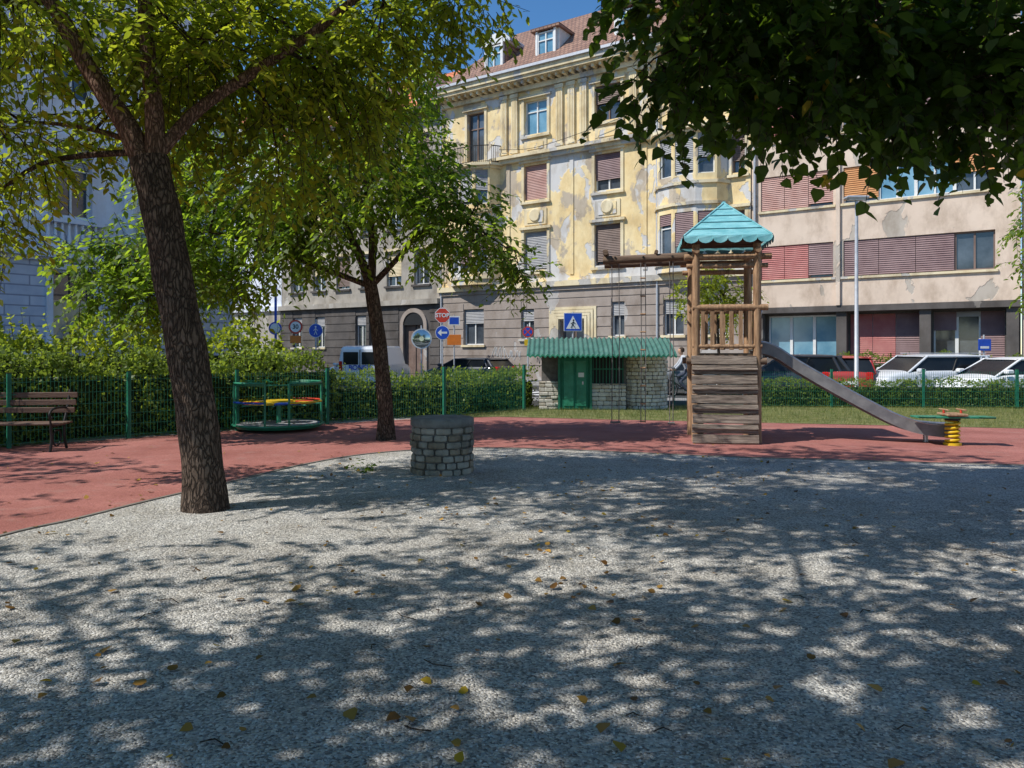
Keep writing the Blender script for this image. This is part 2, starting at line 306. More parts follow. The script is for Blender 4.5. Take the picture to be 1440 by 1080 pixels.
# ---------------------------------------------------------------- foliage
SHAPES={'linden':[(0,0,0),(.06,.36,.07),(.42,.46,.09),(.78,.22,.03),(1.05,0,-.06),(.78,-.22,.03),(.42,-.46,.09),(.06,-.36,.07)],
        'ash':[(0,0,0),(.35,.25,.05),(.72,.18,.02),(1.05,0,-.08),(.72,-.18,.02),(.35,-.25,.05)],
        'rhomb':[(0,0,0),(.45,.32,.05),(1,0,-.03),(.45,-.32,.05)],
        'blade':[(0,.03,0),(1,0,0),(0,-.03,0)]}
def raw_leaves(name,pos,ax,nr,size,shape,mat_,parent=None,twigs=None,twigmat=None,mat2=None,f2=0):
    sh=np.array(SHAPES[shape]); K=len(sh); n=len(pos)
    ax=ax/np.linalg.norm(ax,axis=1,keepdims=True)
    nr=nr-ax*np.sum(nr*ax,axis=1,keepdims=True); nr/=np.linalg.norm(nr,axis=1,keepdims=True)+1e-9
    bi=np.cross(nr,ax)
    V=(pos[:,None,:]+size[:,None,None]*(sh[None,:,0:1]*ax[:,None,:]+sh[None,:,1:2]*bi[:,None,:]+sh[None,:,2:3]*nr[:,None,:])).reshape(-1,3)
    loops=np.arange(n*K); starts=np.arange(n)*K; mi=np.zeros(n,int)
    if mat2 is not None: mi[rng.random(n)<f2]=1
    if twigs is not None:
        p,q,r=twigs; t=len(p); d=q-p; a=np.cross(d,[0.3,.2,1.]); a/=np.linalg.norm(a,axis=1,keepdims=True)+1e-9
        b=np.cross(d,a); b/=np.linalg.norm(b,axis=1,keepdims=True)+1e-9
        vs=[]
        for th in (0,2.09,4.19): vs.append(p+(a*math.cos(th)+b*math.sin(th))*r)
        for th in (0,2.09,4.19): vs.append(q+(a*math.cos(th)+b*math.sin(th))*r*.5)
        TV=np.stack(vs,1).reshape(-1,3); o=len(V); V=np.concatenate([V,TV])
        f=np.array([[0,1,4,3],[1,2,5,4],[2,0,3,5]]); FF=(o+np.arange(t)[:,None,None]*6+f[None]).reshape(-1)
        s0=len(loops); loops=np.concatenate([loops,FF]); starts=np.concatenate([starts,s0+np.arange(3*t)*4]); mi=np.concatenate([mi,np.full(3*t,2 if mat2 is not None else 1)])
    me=bpy.data.meshes.new(name); me.vertices.add(len(V)); me.vertices.foreach_set("co",V.ravel().astype(np.float32))
    me.loops.add(len(loops)); me.loops.foreach_set("vertex_index",loops.astype(np.int32))
    me.polygons.add(len(starts)); me.polygons.foreach_set("loop_start",starts.astype(np.int32))
    me.materials.append(mat_)
    if mat2 is not None: me.materials.append(mat2)
    if twigmat is not None: me.materials.append(twigmat)
    me.polygons.foreach_set("material_index",mi.astype(np.int32))
    me.update(calc_edges=True); me.validate()
    o=bpy.data.objects.new(name,me); COL.objects.link(o)
    if parent is not None: o.parent=parent
    return o
def rnd_dir(n):
    d=rng.normal(size=(n,3)); return d/np.linalg.norm(d,axis=1,keepdims=True)
def foliage(name,clumps,size,mat_,shape='ash',K=10,L=.5,droop=.45,parent=None,twigmat=None,mat2=None,f2=0,spread=.8):
    P=[];D=[]
    for (x,y,z,rx,ry,rz,ns) in clumps:
        d=rnd_dir(ns); r=rng.random(ns)**.42
        lump=1+.22*np.sin(d[:,0]*5+x*3)+.22*np.sin(d[:,1]*6+y*2+d[:,2]*4)
        P.append(np.array([x,y,z])+d*np.array([rx,ry,rz])*(r*lump)[:,None])
        dd=d*.7+rnd_dir(ns)*.7+np.array([0,0,-droop]); D.append(dd/np.linalg.norm(dd,axis=1,keepdims=True))
    P=np.concatenate(P);D=np.concatenate(D);n=len(P)
    LL=L*rng.uniform(.6,1.3,n)
    side=np.cross(D,np.array([0,0,1.])+rnd_dir(n)*.3); side/=np.linalg.norm(side,axis=1,keepdims=True)
    pos=[];ax=[];nr=[]
    for k in range(K):
        t=(k+.5)/K; sag=np.array([0,0,-.25])*t*t
        p=P+(D+sag)*(LL*t)[:,None]
        s=1 if k%2 else -1
        a=D*.45+side*s*spread+rnd_dir(n)*.35+np.array([0,0,-.35])
        pos.append(p);ax.append(a);nr.append(np.array([0,0,1.])+rnd_dir(n)*.65)
    pos=np.concatenate(pos);ax=np.concatenate(ax);nr=np.concatenate(nr)
    sz=size*rng.uniform(.6,1.25,len(pos))
    tw=(P,P+(D+np.array([0,0,-.12]))*LL[:,None],.006) if twigmat is not None else None
    return raw_leaves(name,pos,ax,nr,sz,shape,mat_,parent,tw,twigmat,mat2,f2)
def spline(pts,n=8):
    P=[Vector(p) for p in pts]; out=[]
    for i in range(len(P)-1):
        p0=P[max(i-1,0)];p1=P[i];p2=P[i+1];p3=P[min(i+2,len(P)-1)]
        for k in range(n):
            t=k/n; out.append(.5*((2*p1)+(p2-p0)*t+(2*p0-5*p1+4*p2-p3)*t*t+(3*p1-p0-3*p2+p3)*t**3))
    out.append(P[-1]); return out
def tree(name,trunk,r0,r1,limbs,clumps,leaf,barkm,flare=1.35,**kw):
    mb=MB(); sp=spline(trunk,10); n=len(sp); z0=trunk[0][2]
    rad=[]
    for i,p in enumerate(sp):
        t=i/(n-1); r=r0+(r1-r0)*t; r*=1+(flare-1)*math.exp(-(p.z-z0)/.18); rad.append(r)
    mb.tube(sp,rad,barkm,24,True,.06)
    anchors=[Vector(trunk[-1])]
    for (pts,ra,rb) in limbs:
        s2=spline(pts,7); m=len(s2)
        mb.tube(s2,[ra+(rb-ra)*i/(m-1) for i in range(m)],kw.get('limbm',barkm),12,True,.06)
        anchors+=s2[2:]
    for (x,y,z,rx,ry,rz,ns) in clumps:
        c=Vector((x,y,z)); a=min(anchors,key=lambda q:(q-c).length+(2 if q.z>z+.5 else 0))
        mid=(a+c)/2+Vector((random.uniform(-.2,.2),random.uniform(-.2,.2),.2))
        ln=(a-c).length
        r=min(.045,.014+.011*ln)
        s3=spline([a,mid,c],5); mb.tube(s3,[r*(1-.75*i/(len(s3)-1)) for i in range(len(s3))],barkm,6,False)
        for q in range(5):
            d=Vector(rnd_dir(1)[0]); e=c+Vector((d.x*rx,d.y*ry,d.z*rz))*.85
            st=s3[random.randint(len(s3)//2,len(s3)-1)]
            mb.tube([st,(st+e)/2+Vector((0,0,.08)),e],[.012,.008,.004],barkm,5,False)
    o=mb.obj(name)
    foliage("foliage",clumps,leaf['size'],leaf['mat'],leaf.get('shape','ash'),leaf.get('K',10),leaf.get('L',.5),leaf.get('droop',.45),o,barkm,leaf.get('mat2'),leaf.get('f2',0))
    return o

# ---------------------------------------------------------------- ground
def sheet(name,poly,z,m):
    mb=MB(); n=len(poly)
    mb.add([(p[0],p[1],z) for p in poly],[tuple(range(n))],m)
    return mb.obj(name)
sheet("ground",[(-400,-300),(400,-300),(400,500),(-400,500)],0,ASPH)
edge=[(-5.2,-14),(-5.0,0),(-4.65,4.5),(-4.4,6.4),(-4.13,7.1),(-3.85,8.0),(-3.4,9.2),(-2.95,10.5),(-2.3,11.6),(-1.4,12.2),(-.4,12.4),(.9,12.15),(2.2,11.7),(3.4,11.3),(5.0,10.95),(7.1,10.5),(12,9.8),(26,8.8)]
es=[(p.x,p.y) for p in spline([(a,b,0) for a,b in edge],5)]
sheet("gravel_ground",[(-24,-14),(26,-14),(26,19),(12,22.6),(-2,21.6),(-14,10),(-24,3)],.02,GR)
sheet("rubber_path",es+[(26,15.0),(10.5,15.5),(5,16.9),(2,17.6),(-.3,18.3),(-2.5,17.6),(-4.4,16.3),(-7.2,13.6),(-10,11.1),(-18,4),(-18,-14)],.026,RED)
lawn=[(-1.6,18.0),(-.3,18.3),(2,17.6),(5,16.9),(10.5,15.5),(26,15.0),(26,22),(12,22.2),(.5,21.8)]
sheet("lawn",lawn,.032,SOIL)
mb=MB()
for i in range(len(es)-1):
    a=Vector((es[i][0],es[i][1],0));b=Vector((es[i+1][0],es[i+1][1],0)); t=(b-a).normalized(); nn=Vector((-t.y,t.x,0))*.022
    up=Vector((0,0,.032))
    mb.add([a+nn,b+nn,b-nn,a-nn,a+nn+up,b+nn+up,b-nn+up,a-nn+up],[(4,5,6,7),(0,1,5,4),(2,3,7,6)],EDG)
mb.obj("path_edging")
D34=R(-34)
FB=TR(1.3,40,0,D34)
mb=MB(); mb.box(-70,60,-3.2,.5,0,.13,PAVE); mb.box(-70,60,-3.35,-3.2,0,.14,KERB); mb.obj("pavement",mw=FB)
mb=MB(); mb.box(-50,8.5,-3.0,.5,0,.13,PAVE); mb.box(-50,8.65,-3.15,-3.0,0,.14,KERB); mb.obj("pavement",mw=TR(-16.2,28,0,R(56)))
mb=MB(); mb.box(-12,14,0,1.6,0,.10,PAVE); mb.obj("pavement",mw=TR(4,23.1,0,R(-3)))
mb=MB()
for i in range(7): mb.box(-3+i*1.0,-2.5+i*1.0,0,3.0,.004,.008,WHT)
mb.obj("crosswalk_marking",mw=TR(1.5,27.5,0,D34))

def inpoly(x,y,poly):
    c=np.zeros(len(x),bool); j=len(poly)-1
    for i in range(len(poly)):
        xi,yi=poly[i];xj,yj=poly[j]
        m=((yi>y)!=(yj>y))&(x<(xj-xi)*(y-yi)/(yj-yi+1e-12)+xi); c^=m; j=i
    return c
x=rng.uniform(-2,18,70000);y=rng.uniform(15,22.2,70000);k=inpoly(x,y,lawn);x=x[k];y=y[k]
n=len(x); a=np.stack([rng.normal(0,.5,n),rng.normal(0,.5,n),np.ones(n)],1)
raw_leaves("grass",np.stack([x,y,np.full(n,.03)],1),a,rnd_dir(n),rng.uniform(.04,.13,n),'blade',LFG)
# fallen leaves: scattered singles plus looser drifts
n=430; y=2.4+10.5*rng.random(n)**1.05; x=rng.uniform(-.8,.8,n)*y
dr=[(rng.normal(cx,.5,34),rng.normal(cy,.5,34)) for cx,cy in ((.8,8.6),(2.5,9.3),(-.6,7.2),(1.2,6.6),(3.6,10.2),(-2.2,9.6),(2.9,7.4),(.2,5.3))]
x=np.concatenate([x]+[d[0] for d in dr]);y=np.concatenate([y]+[d[1] for d in dr]); n=len(x)
a=rnd_dir(n); a[:,2]*=.25; nn=rnd_dir(n)*.45+np.array([0,0,1.])
raw_leaves("fallen_leaves",np.stack([x,y,np.full(n,.034)],1),a,nn,rng.uniform(.025,.072,n)*(.75+.25*(y<5)),'linden',LFD,mat2=LFY,f2=.12)
# loose pebbles over the gravel sheet
n=34000; y=2.2+8*rng.random(n)**1.5; x=rng.uniform(-.75,.75,n)*y; kk=x>-4.3; x=x[kk]; y=y[kk]; n=len(x); r=rng.uniform(.003,.0085,n)
base=np.array([(1,0,0),(.3,.9,0),(-.8,.6,0),(-.8,-.6,0),(.3,-.9,0),(0,0,.8)])
V=np.stack([x,y,np.full(n,.0195)],1)[:,None,:]+base[None]*r[:,None,None]*rng.uniform(.6,1.4,(n,1,3))
f=np.array([(0,1,5),(1,2,5),(2,3,5),(3,4,5),(4,0,5)]); F=(np.arange(n)[:,None,None]*6+f[None]).reshape(-1,3)
me=bpy.data.meshes.new("pebbles"); me.vertices.add(n*6); me.vertices.foreach_set("co",V.ravel()); me.loops.add(F.size); me.loops.foreach_set("vertex_index",F.ravel().astype(np.int32)); me.polygons.add(len(F)); me.polygons.foreach_set("loop_start",(np.arange(len(F))*3).astype(np.int32)); me.update(calc_edges=True)
PEB,nt,b=newmat("pebble"); g=N(nt,"ShaderNodeNewGeometry"); rr=N(nt,"ShaderNodeValToRGB"); rr.color_ramp.elements[0].color=(.2,.2,.2,1); rr.color_ramp.elements[1].color=(.74,.71,.66,1); nt.links.new(g.outputs["Random Per Island"],rr.inputs[0]); nt.links.new(rr.outputs[0],b.inputs["Base Color"]); b.inputs["Roughness"].default_value=.9
me.materials.append(PEB); COL.objects.link(bpy.data.objects.new("gravel_pebbles",me))
mb=MB()
for i in range(40):
    x0=random.uniform(-3,4);y0=random.uniform(3,10);a0=random.uniform(0,6.28);l=random.uniform(.05,.18)
    mb.tube([(x0,y0,.026),(x0+l*.5*math.cos(a0),y0+l*.5*math.sin(a0),.034),(x0+l*math.cos(a0+.4),y0+l*math.sin(a0+.4),.027)],.003,BARK,5)
mb.obj("twigs")

# ---------------------------------------------------------------- buildings
def wall(mb,x0,x1,z0,z1,holes,m,y=0,rev=.3,revm=None):
    xs=sorted({x0,x1}|{h[0] for h in holes}|{h[1] for h in holes}); zs=sorted({z0,z1}|{h[2] for h in holes}|{h[3] for h in holes})
    for i in range(len(xs)-1):
        for j in range(len(zs)-1):
            cx=(xs[i]+xs[i+1])/2;cz=(zs[j]+zs[j+1])/2
            if any(h[0]<cx<h[1] and h[2]<cz<h[3] for h in holes): continue
            mb.add([(xs[i],y,zs[j]),(xs[i+1],y,zs[j]),(xs[i+1],y,zs[j+1]),(xs[i],y,zs[j+1])],[(0,1,2,3)],m)
    for (a,b,c,d) in holes:
        mb.add([(a,y,c),(b,y,c),(b,y,d),(a,y,d),(a,y+rev,c),(b,y+rev,c),(b,y+rev,d),(a,y+rev,d)],[(0,4,5,1),(1,5,6,2),(2,6,7,3),(3,7,4,0)],revm or m)
def slats(mb,a,b,c,d,y,m,p=.085):
    z=c
    while z<d-.01:
        mb.add([(a,y-.02,z),(b,y-.02,z),(b,y+.015,min(z+p,d)),(a,y+.015,min(z+p,d))],[(0,1,2,3)],m)
        mb.add([(a,y+.015,z),(b,y+.015,z),(b,y-.02,z),(a,y-.02,z)],[(0,1,2,3)],m)
        z+=p
def window(mb,a,b,c,d,y=0,frame=WHT,glass=GLASS,sh=None,shm=None,mull=1,rec=.18,bars=True,sill=None):
    yy=y+rec
    mb.add([(a,yy+.06,c),(b,yy+.06,c),(b,yy+.06,d),(a,yy+.06,d)],[(0,1,2,3)],glass)
    w=.06
    mb.box(a,a+w,yy,yy+.055,c,d,frame);mb.box(b-w,b,yy,yy+.055,c,d,frame);mb.box(a+w,b-w,yy,yy+.055,c,c+w,frame);mb.box(a+w,b-w,yy,yy+.055,d-w,d,frame)
    for i in range(mull):
        xm=a+(b-a)*(i+1)/(mull+1); mb.box(xm-.035,xm+.035,yy-.003,yy+.052,c+w,d-w,frame)
    if bars: zz=c+(d-c)*.68; mb.box(a+w,b-w,yy-.001,yy+.05,zz-.03,zz+.03,frame)
    if sh:
        zc=d-(d-c)*sh; slats(mb,a+.01,b-.01,zc,d-.005,yy-.06,shm)
    if sill: mb.box(a-.12,b+.12,y-.14,y+.02,c-.12,c-.003,sill)

root=empty("ochre_apartment_building",FB)
X0,X1=-6.5,11.3
W=MB();G=MB();T=MB()
WW=.72
cols=[-.05,4.2]
fl=[(5.95,8.0),(9.7,11.55),(13.2,15.0)]
holes=[]; wins=[]
for fi,(a,b) in enumerate(fl):
    for ci,cx in enumerate(cols):
        h=(cx-WW,cx+WW,a,b); holes.append(h)
        sh,sm={(0,0):(.95,GRYS),(0,1):(.9,BRN),(1,0):(.97,ROSE),(1,1):(.7,MAUVE),(2,0):(0,GRYS),(2,1):(.5,BRN)}[(fi,ci)]
        wins.append((h,sh,sm,GLASSB if (fi,ci)==(2,0) else GLASS))
for cx,dr in ((-4.0,1),(8.2,0),(10.3,0)):
    h=(cx-.6,cx+.6,13.2-(.9 if dr else 0),15.0); holes.append(h); wins.append((h,.0 if dr else .5,BRN,GLASS))
for (a,b) in fl[:2]:
    h=(10.45,11.05,a,b); holes.append(h); wins.append((h,.7,BRN,GLASS))
wall(W,X0,X1,5.1,16.0,holes,YEL)
for (h,sh,sm,g) in wins:
    window(G,*h,frame=WHT if sm!=BRN else BRN,glass=g,sh=sh,shm=sm)
    T.box(h[0]-.16,h[0]-.002,-.06,.02,h[2]-.1,h[3]+.12,YELT);T.box(h[1]+.002,h[1]+.16,-.06,.02,h[2]-.1,h[3]+.12,YELT)
    T.box(h[0]-.26,h[1]+.26,-.16,.02,h[3]+.12,h[3]+.26,YELT); T.box(h[0]-.2,h[1]+.2,-.15,.02,h[2]-.22,h[2]-.1,YELT)
for cx in cols:
    for (za,zb) in ((8.35,9.2),(12.25,12.85)):
        T.box(cx-.7,cx+.7,-.05,.02,za,zb,YELT); T.box(cx-.5,cx+.5,-.09,-.045,za+.12,zb-.12,YEL)
    T.tube([(cx,-.02,8.85),(cx,-.16,8.85)],[.42,.3],YELT,20)
for sx in (-2.05,-1.35,1.45,2.15,2.85,5.6,6.3):
    T.box(sx-.19,sx+.19,-.13,.02,12.45,15.3,YELT); T.box(sx-.25,sx+.25,-.17,.02,15.3,15.5,YELT); T.box(sx-.25,sx+.25,-.17,.02,12.3,12.45,YELT)
    for q in (-.09,.0,.09): T.box(sx+q-.015,sx+q+.015,-.15,-.128,12.6,15.2,YEL)
for sx in (-6.2,-1.8,2.15,6.2,11.2):
    T.box(sx-.11,sx+.11,-.05,.02,5.6,11.7,YEL)
T.box(X0-.05,X1,-.32,.02,5.0,5.28,YELT);T.box(X0-.05,X1,-.2,.02,4.8,4.997,YELG)
T.box(X0-.05,X1,-.42,.02,12.0,12.16,YELT);T.box(X0-.05,X1,-.26,.02,11.8,11.997,YELT)
T.box(X0-.1,X1,-.2,.02,15.55,15.8,YELT);T.box(X0-.15,X1,-.75,.02,15.98,16.15,YELT);T.box(X0-.2,X1,-.85,.02,16.152,16.42,YELT)
x=X0
while x<X1: T.box(x,x+.14,-.6,-.005,15.8,15.975,YELT); x+=.42
gh=[(4.45,5.15,2.4,4.1),(-.9,-.1,2.3,3.9),(-4.8,-3.4,2.0,4.0),(7.2,8.2,2.4,4.1),(9.3,10.3,2.4,4.1)]
door=(1.55,2.95,.1,3.2)
wall(W,X0,X1,0,4.8,gh+[door],YELG,y=-.08)
for h in gh: window(G,*h,y=-.08,frame=WHT,sh=.4,shm=GRYS,sill=YELT)
for z in np.arange(.9,4.7,.5):
    segs=sorted([h for h in gh+[door] if h[2]-.3<z<h[3]]); cur=X0
    for h in segs+[(X1,X1)]:
        if h[0]-cur>.1: W.box(cur+.02,h[0]-.02,-.11,-.075,z,min(z+.42,4.79),YELG)
        cur=h[1]
for k in range(4):
    e=.16*k; T.box(door[0]-.2-e,door[0]-.06-e,-.28+.04*k,-.06,0,3.3+e,YELT);T.box(door[1]+.06+e,door[1]+.2+e,-.28+.04*k,-.06,0,3.3+e,YELT);T.box(door[0]-.2-e,door[1]+.2+e,-.28+.04*k,-.06,3.302+e,3.44+e,YELT)
G.box(door[0],door[1],.12,.16,.1,3.2,BRN); G.box(door[0]+.68,door[0]+.72,.09,.12,.1,3.2,IRON)
for q in range(2):
    G.box(door[0]+.1+q*.72,door[0]+.58+q*.72,.1,.125,1.2,2.9,GLASS)
def bay(cx,za,zb,wd=1.65,dp=.95,top=True):
    pts=[(cx-wd*math.cos(math.pi*i/5),-dp*math.sin(math.pi*i/5)) for i in range(6)]
    for i in range(5):
        a=Vector((pts[i][0],pts[i][1],0));b=Vector((pts[i+1][0],pts[i+1][1],0)); L=(b-a).length; ang=math.atan2(b.y-a.y,b.x-a.x)
        X=Matrix.Translation(a)@Matrix.Rotation(ang,4,'Z')
        W.X=G.X=T.X=X
        hs=[]
        if i in (1,2,3):
            for (c,d) in ((5.95,8.0),(9.7,11.55)): hs.append((.1,L-.1,c,d))
        wall(W,0,L,za,zb,hs,YEL)
        for n_,h in enumerate(hs): window(G,*h,frame=WHT,sh=[.6,.25,.75,.4,.9][(i+n_*2)%5],shm=[MAUVE,GRYS][n_%2],mull=0,rec=.1)
        for z in (5.6,8.3,9.25,11.62): T.box(-.02,L+.02,-.1,.02,z,z+.14,YELT)
        T.box(-.05,L+.05,-.3,.05,zb,zb+.14,YELT)
        if top:
            T.box(0,L,-.2,-.17,zb+1.05,zb+1.1,IRON);T.box(0,L,-.2,-.17,zb+.2,zb+.23,IRON)
            q=.03
            while q<L: T.box(q,q+.02,-.195,-.175,zb+.16,zb+1.05,IRON); q+=.11
    W.X=G.X=T.X=Matrix.Identity(4)
    for z in (za,zb+.139):
        W.add([(p[0],p[1],z) for p in pts],[tuple(range(6))],YELT)
bay(-4.0,5.3,11.75); bay(8.55,5.3,11.75,1.75,1.0,False)
W.box(X0+.001,X1-.001,.35,12,0,15.97,YEL)
W.box(X0,X0+.02,0,.36,0,15.97,YEL)
W.box(X1-.02,X1,0,.36,0,15.97,YEL)
RF=MB()
RF.add([(X0-.2,-.8,16.43),(X1,-.8,16.43),(X1,4.2,20.9),(X0+2.5,4.2,20.9),(X0-.2,12,16.43),(X1,12,16.43),(X0+2.5,8,20.9),(X1,8,20.9)],[(0,1,2,3),(4,0,3,6),(3,2,7,6),(4,6,7,5),(1,5,7,2)],TILE)
RF.box(X0-.2,X1,-.98,-.8,16.42,16.56,GALV)
for cx,ar in ((-3.1,True),(.3,False),(5.0,False),(9,True)):
    RF.box(cx-.75,cx+.75,.6,3.4,17.0,18.795,TILE if ar else WHT)
    window(RF,cx-.5,cx+.5,17.3,18.7,y=.45,frame=WHT,glass=GLASSB,rec=0,sh=0)
    RF.box(cx-.62,cx-.5,.42,.595,17.1,18.79,WHT);RF.box(cx+.5,cx+.62,.42,.595,17.1,18.79,WHT)
    if ar:
        po=[(cx+.9*math.cos(math.pi*i/12),18.8+.55*math.sin(math.pi*i/12)) for i in range(13)]; RF.prism(po,.45,3.6,WHT)
        po=[(cx+1.0*math.cos(math.pi*i/12),18.86+.6*math.sin(math.pi*i/12)) for i in range(13)]; RF.prism(po,.6,3.62,GALV)
    else: RF.box(cx-.9,cx+.9,.3,3.4,18.8,18.95,TILE)
for cx in (2.3,7.5): RF.box(cx,cx+.9,4,5,19.5,22,YELT)
for px in (X0+.12,6.9): T.tube([(px,-.16,0.2),(px,-.16,15.9)],.06,GALV,8)
T.tube(spline([(-2.2,-.3,12.6),(0,-.35,12.35),(3,-.35,12.7),(6.9,-.3,13.4)],6),.015,IRON,5)
W.obj("walls",root);G.obj("windows",root);T.obj("trim",root);RF.obj("roof",root)
mb=MB(); q=random.Random(5)
for (cx,cz,s_,m_) in ((-1.9,1.55,.36,SCRW),(-1.2,1.5,.34,SCRW),(-3.0,1.2,.25,SCRD),(.4,1.2,.28,SCRD),(3.9,1.3,.3,SCRW),(-2.5,1.6,.3,SCRW),(6.4,1.2,.3,SCRD)):
    pts=[]
    for k in range(7): pts.append((cx+(k-3)*s_*.32+q.uniform(-.1,.1),-.118,cz+(s_ if k%2 else -s_)*q.uniform(.4,1.0)))
    mb.tube(spline(pts,5),.016,m_,4)
mb.obj("graffiti",root)

root=empty("grey_apartment_building",FB)
W=MB();G=MB();T=MB(); A0,A1=-20.5,-6.52
gh=[]
for cx in (-18.8,-16.6,-12.9,-11.7,): gh.append((cx-.45,cx+.45,1.9,3.9))
ad=(-9.3,-7.7,.1,3.2)
wall(W,A0,A1,0,4.4,gh+[ad],GREYD,y=-.1)
for h in gh: window(G,*h,y=-.1,frame=WHT,sh=.3,shm=GRYS,sill=YELT)
for z in np.arange(.9,4.3,.5):
    segs=sorted([h for h in gh+[(-9.7,-7.3,0,4.3)] if h[2]-.3<z<h[3]]); cur=A0
    for h in segs+[(A1,A1)]:
        if h[0]-cur>.1: W.box(cur+.02,h[0]-.02,-.13,-.095,z,min(z+.42,4.39),GREYD)
        cur=h[1]
po=[(-8.5+1.05*math.cos(math.pi*i/16),3.2+1.0*math.sin(math.pi*i/16)) for i in range(17)]
pi_=[(-8.5+.8*math.cos(math.pi*i/16),3.2+.75*math.sin(math.pi*i/16)) for i in range(17)]
for i in range(16): T.add([(po[i][0],-.2,po[i][1]),(po[i+1][0],-.2,po[i+1][1]),(pi_[i+1][0],-.2,pi_[i+1][1]),(pi_[i][0],-.2,pi_[i][1]),(po[i][0],-.1,po[i][1]),(po[i+1][0],-.1,po[i+1][1])],[(0,1,2,3),(0,1,5,4)],YELG)
T.prism(pi_,-.15,-.11,BLK)
T.box(-9.55,-9.3,-.2,-.08,0,3.2,YELG);T.box(-7.7,-7.45,-.2,-.08,0,3.2,YELG)
G.box(-9.3,-7.7,.1,.15,.1,3.2,BRN)
G.box(-8.52,-8.48,.07,.1,.1,3.2,IRON)
T.box(A0,A1,-.35,.02,4.4,4.7,GREYU)
uh=[]
for fz in (5.6,9.0,12.4):
    for cx in (-19,-16.8,-14.6,-12.4,-10.2,-8.0): uh.append((cx-.6,cx+.6,fz,fz+2.0))
wall(W,A0,A1,4.7,15.6,uh,GREYU)
for i,h in enumerate(uh):
    window(G,*h,frame=WHT,sh=[0,.5,.9,.3,.7][i%5],shm=[GRYS,YELT,BRN][i%3],sill=GREYD)
    T.box(h[0]-.15,h[1]+.15,-.1,.02,h[3]+.1,h[3]+.25,YELT)
T.box(A0,A1,-.6,.02,15.6,15.95,GREYD)
W.box(A0,A1-.03,.35,11,0,15.6,GREYU)
RF=MB(); RF.add([(A0,-.6,15.97),(A1,-.6,15.97),(A1,5,20),(A0,5,20),(A0,11,15.97),(A1,11,15.97)],[(0,1,2,3),(3,2,5,4),(1,5,2),(0,3,4)],TILEO)
for cx in (-17,-12,-8.4):
    RF.box(cx-.7,cx+.7,.4,3,16.6,18.2,WHT); window(RF,cx-.5,cx+.5,16.9,18.0,y=.3,frame=WHT,rec=0); RF.box(cx-.85,cx+.85,.2,3.2,18.2,18.35,TILEO)
W.obj("walls",root);G.obj("windows",root);T.obj("trim",root);RF.obj("roof",root)

def plain_house(name,mw,x0,x1,h,wallm,basem,roofm,step=2.4,dep=11,sh=(0,.5)):
    root=empty(name,mw); W=MB();G=MB();T=MB(); hs=[]
    nf=int((h-4.6)/3.5)
    n=int((x1-x0-1.2)/step)
    for f in range(nf):
        for i in range(n):
            cx=x0+1.4+i*step; z=5.5+f*3.5; hs.append((cx-.6,cx+.6,z,z+2))
    g=[(x0+1.4+i*step-.6,x0+1.4+i*step+.6,1.9,3.8) for i in range(n)]
    wall(W,x0,x1,0,4.5,g,basem,y=-.1); wall(W,x0,x1,4.5,h,hs,wallm)
    for i,hh in enumerate(hs+g):
        yy=0 if i<len(hs) else -.1
        window(G,*hh,y=yy,frame=WHT,sh=sh[i%len(sh)],shm=GRYS,sill=wallm)
        T.box(hh[0]-.14,hh[1]+.14,yy-.1,yy+.02,hh[3]+.08,hh[3]+.22,wallm)
    T.box(x0,x1,-.3,.02,4.4,4.7,wallm);T.box(x0,x1,-.6,.02,h,h+.35,wallm)
    W.box(x0,x1,.35,dep,0,h,wallm)
    R_=MB(); R_.add([(x0,-.6,h+.36),(x1,-.6,h+.36),(x1,dep/2,h+4),(x0,dep/2,h+4),(x0,dep,h+.36),(x1,dep,h+.36)],[(0,1,2,3),(3,2,5,4),(1,5,2),(0,3,4)],roofm)
    W.obj("walls",root);G.obj("windows",root);T.obj("trim",root);R_.obj("roof",root)
plain_house("pale_apartment_building",FB,-36,-20.55,17,PALE,GREYU,TILEO)
plain_house("cream_apartment_building",FB,-60,-36.05,15,YELT,GREYU,TILE)

root=empty("beige_modernist_building",FB)
W=MB();G=MB();T=MB(); B0,B1=11.35,21.3
hs=[]
fz=[(4.75,6.25),(7.8,9.3),(10.85,12.35),(13.9,15.4),(16.95,18.45)]
for (a,b) in fz:
    hs+= [(11.75,14.75,a,b),(15.15,20.5,a,b)]
gh=[(11.9,14.8,1.1,3.2),(15.3,17.9,1.1,3.2),(18.4,20.8,1.1,3.2)]
wall(W,B0,B1,3.55,19.6,hs,BEI,y=0,rev=.25)
wall(W,B0,B1,0,3.3,gh,GREYD,y=.7,rev=.2)
for j,(a,b) in enumerate(fz):
    for i in range(3):
        x0=11.75+i*1.0; window(G,x0,x0+1.0,a,b,frame=BRN,rec=.12,mull=0,bars=False,sh=[.97,.97,.9][i],shm=[REDS,REDS,MAUVE][i] if j!=1 else ROSE)
    n=4; w=5.35/n
    for i in range(n):
        x0=15.15+i*w
        if j==0: s,mm,g=( (.97,MAUVE,GLASS) if i<3 else (.0,MAUVE,GLASS))
        elif j==1: s,mm,g=((.9,ORG,GLASS),(.05,GRYS,GLASSB),(.1,GRYS,GLASSB),(.5,ORG,GLASS))[i]
        else: s,mm,g=((.9,MAUVE,GLASS),(.3,ROSE,GLASSB),(.6,GRYS,GLASS),(.9,MAUVE,GLASS))[(i+j)%4]
        window(G,x0,x0+w,a,b,frame=BRN if j==0 else WHT,rec=.12,mull=1,bars=False,sh=s,shm=mm,glass=g)
    T.box(11.65,14.85,-.09,.02,a-.1,a-.003,YELT);T.box(15.05,20.6,-.09,.02,a-.1,a-.003,YELT)
T.box(14.87,15.03,-.12,.02,3.56,19.5,BEI)
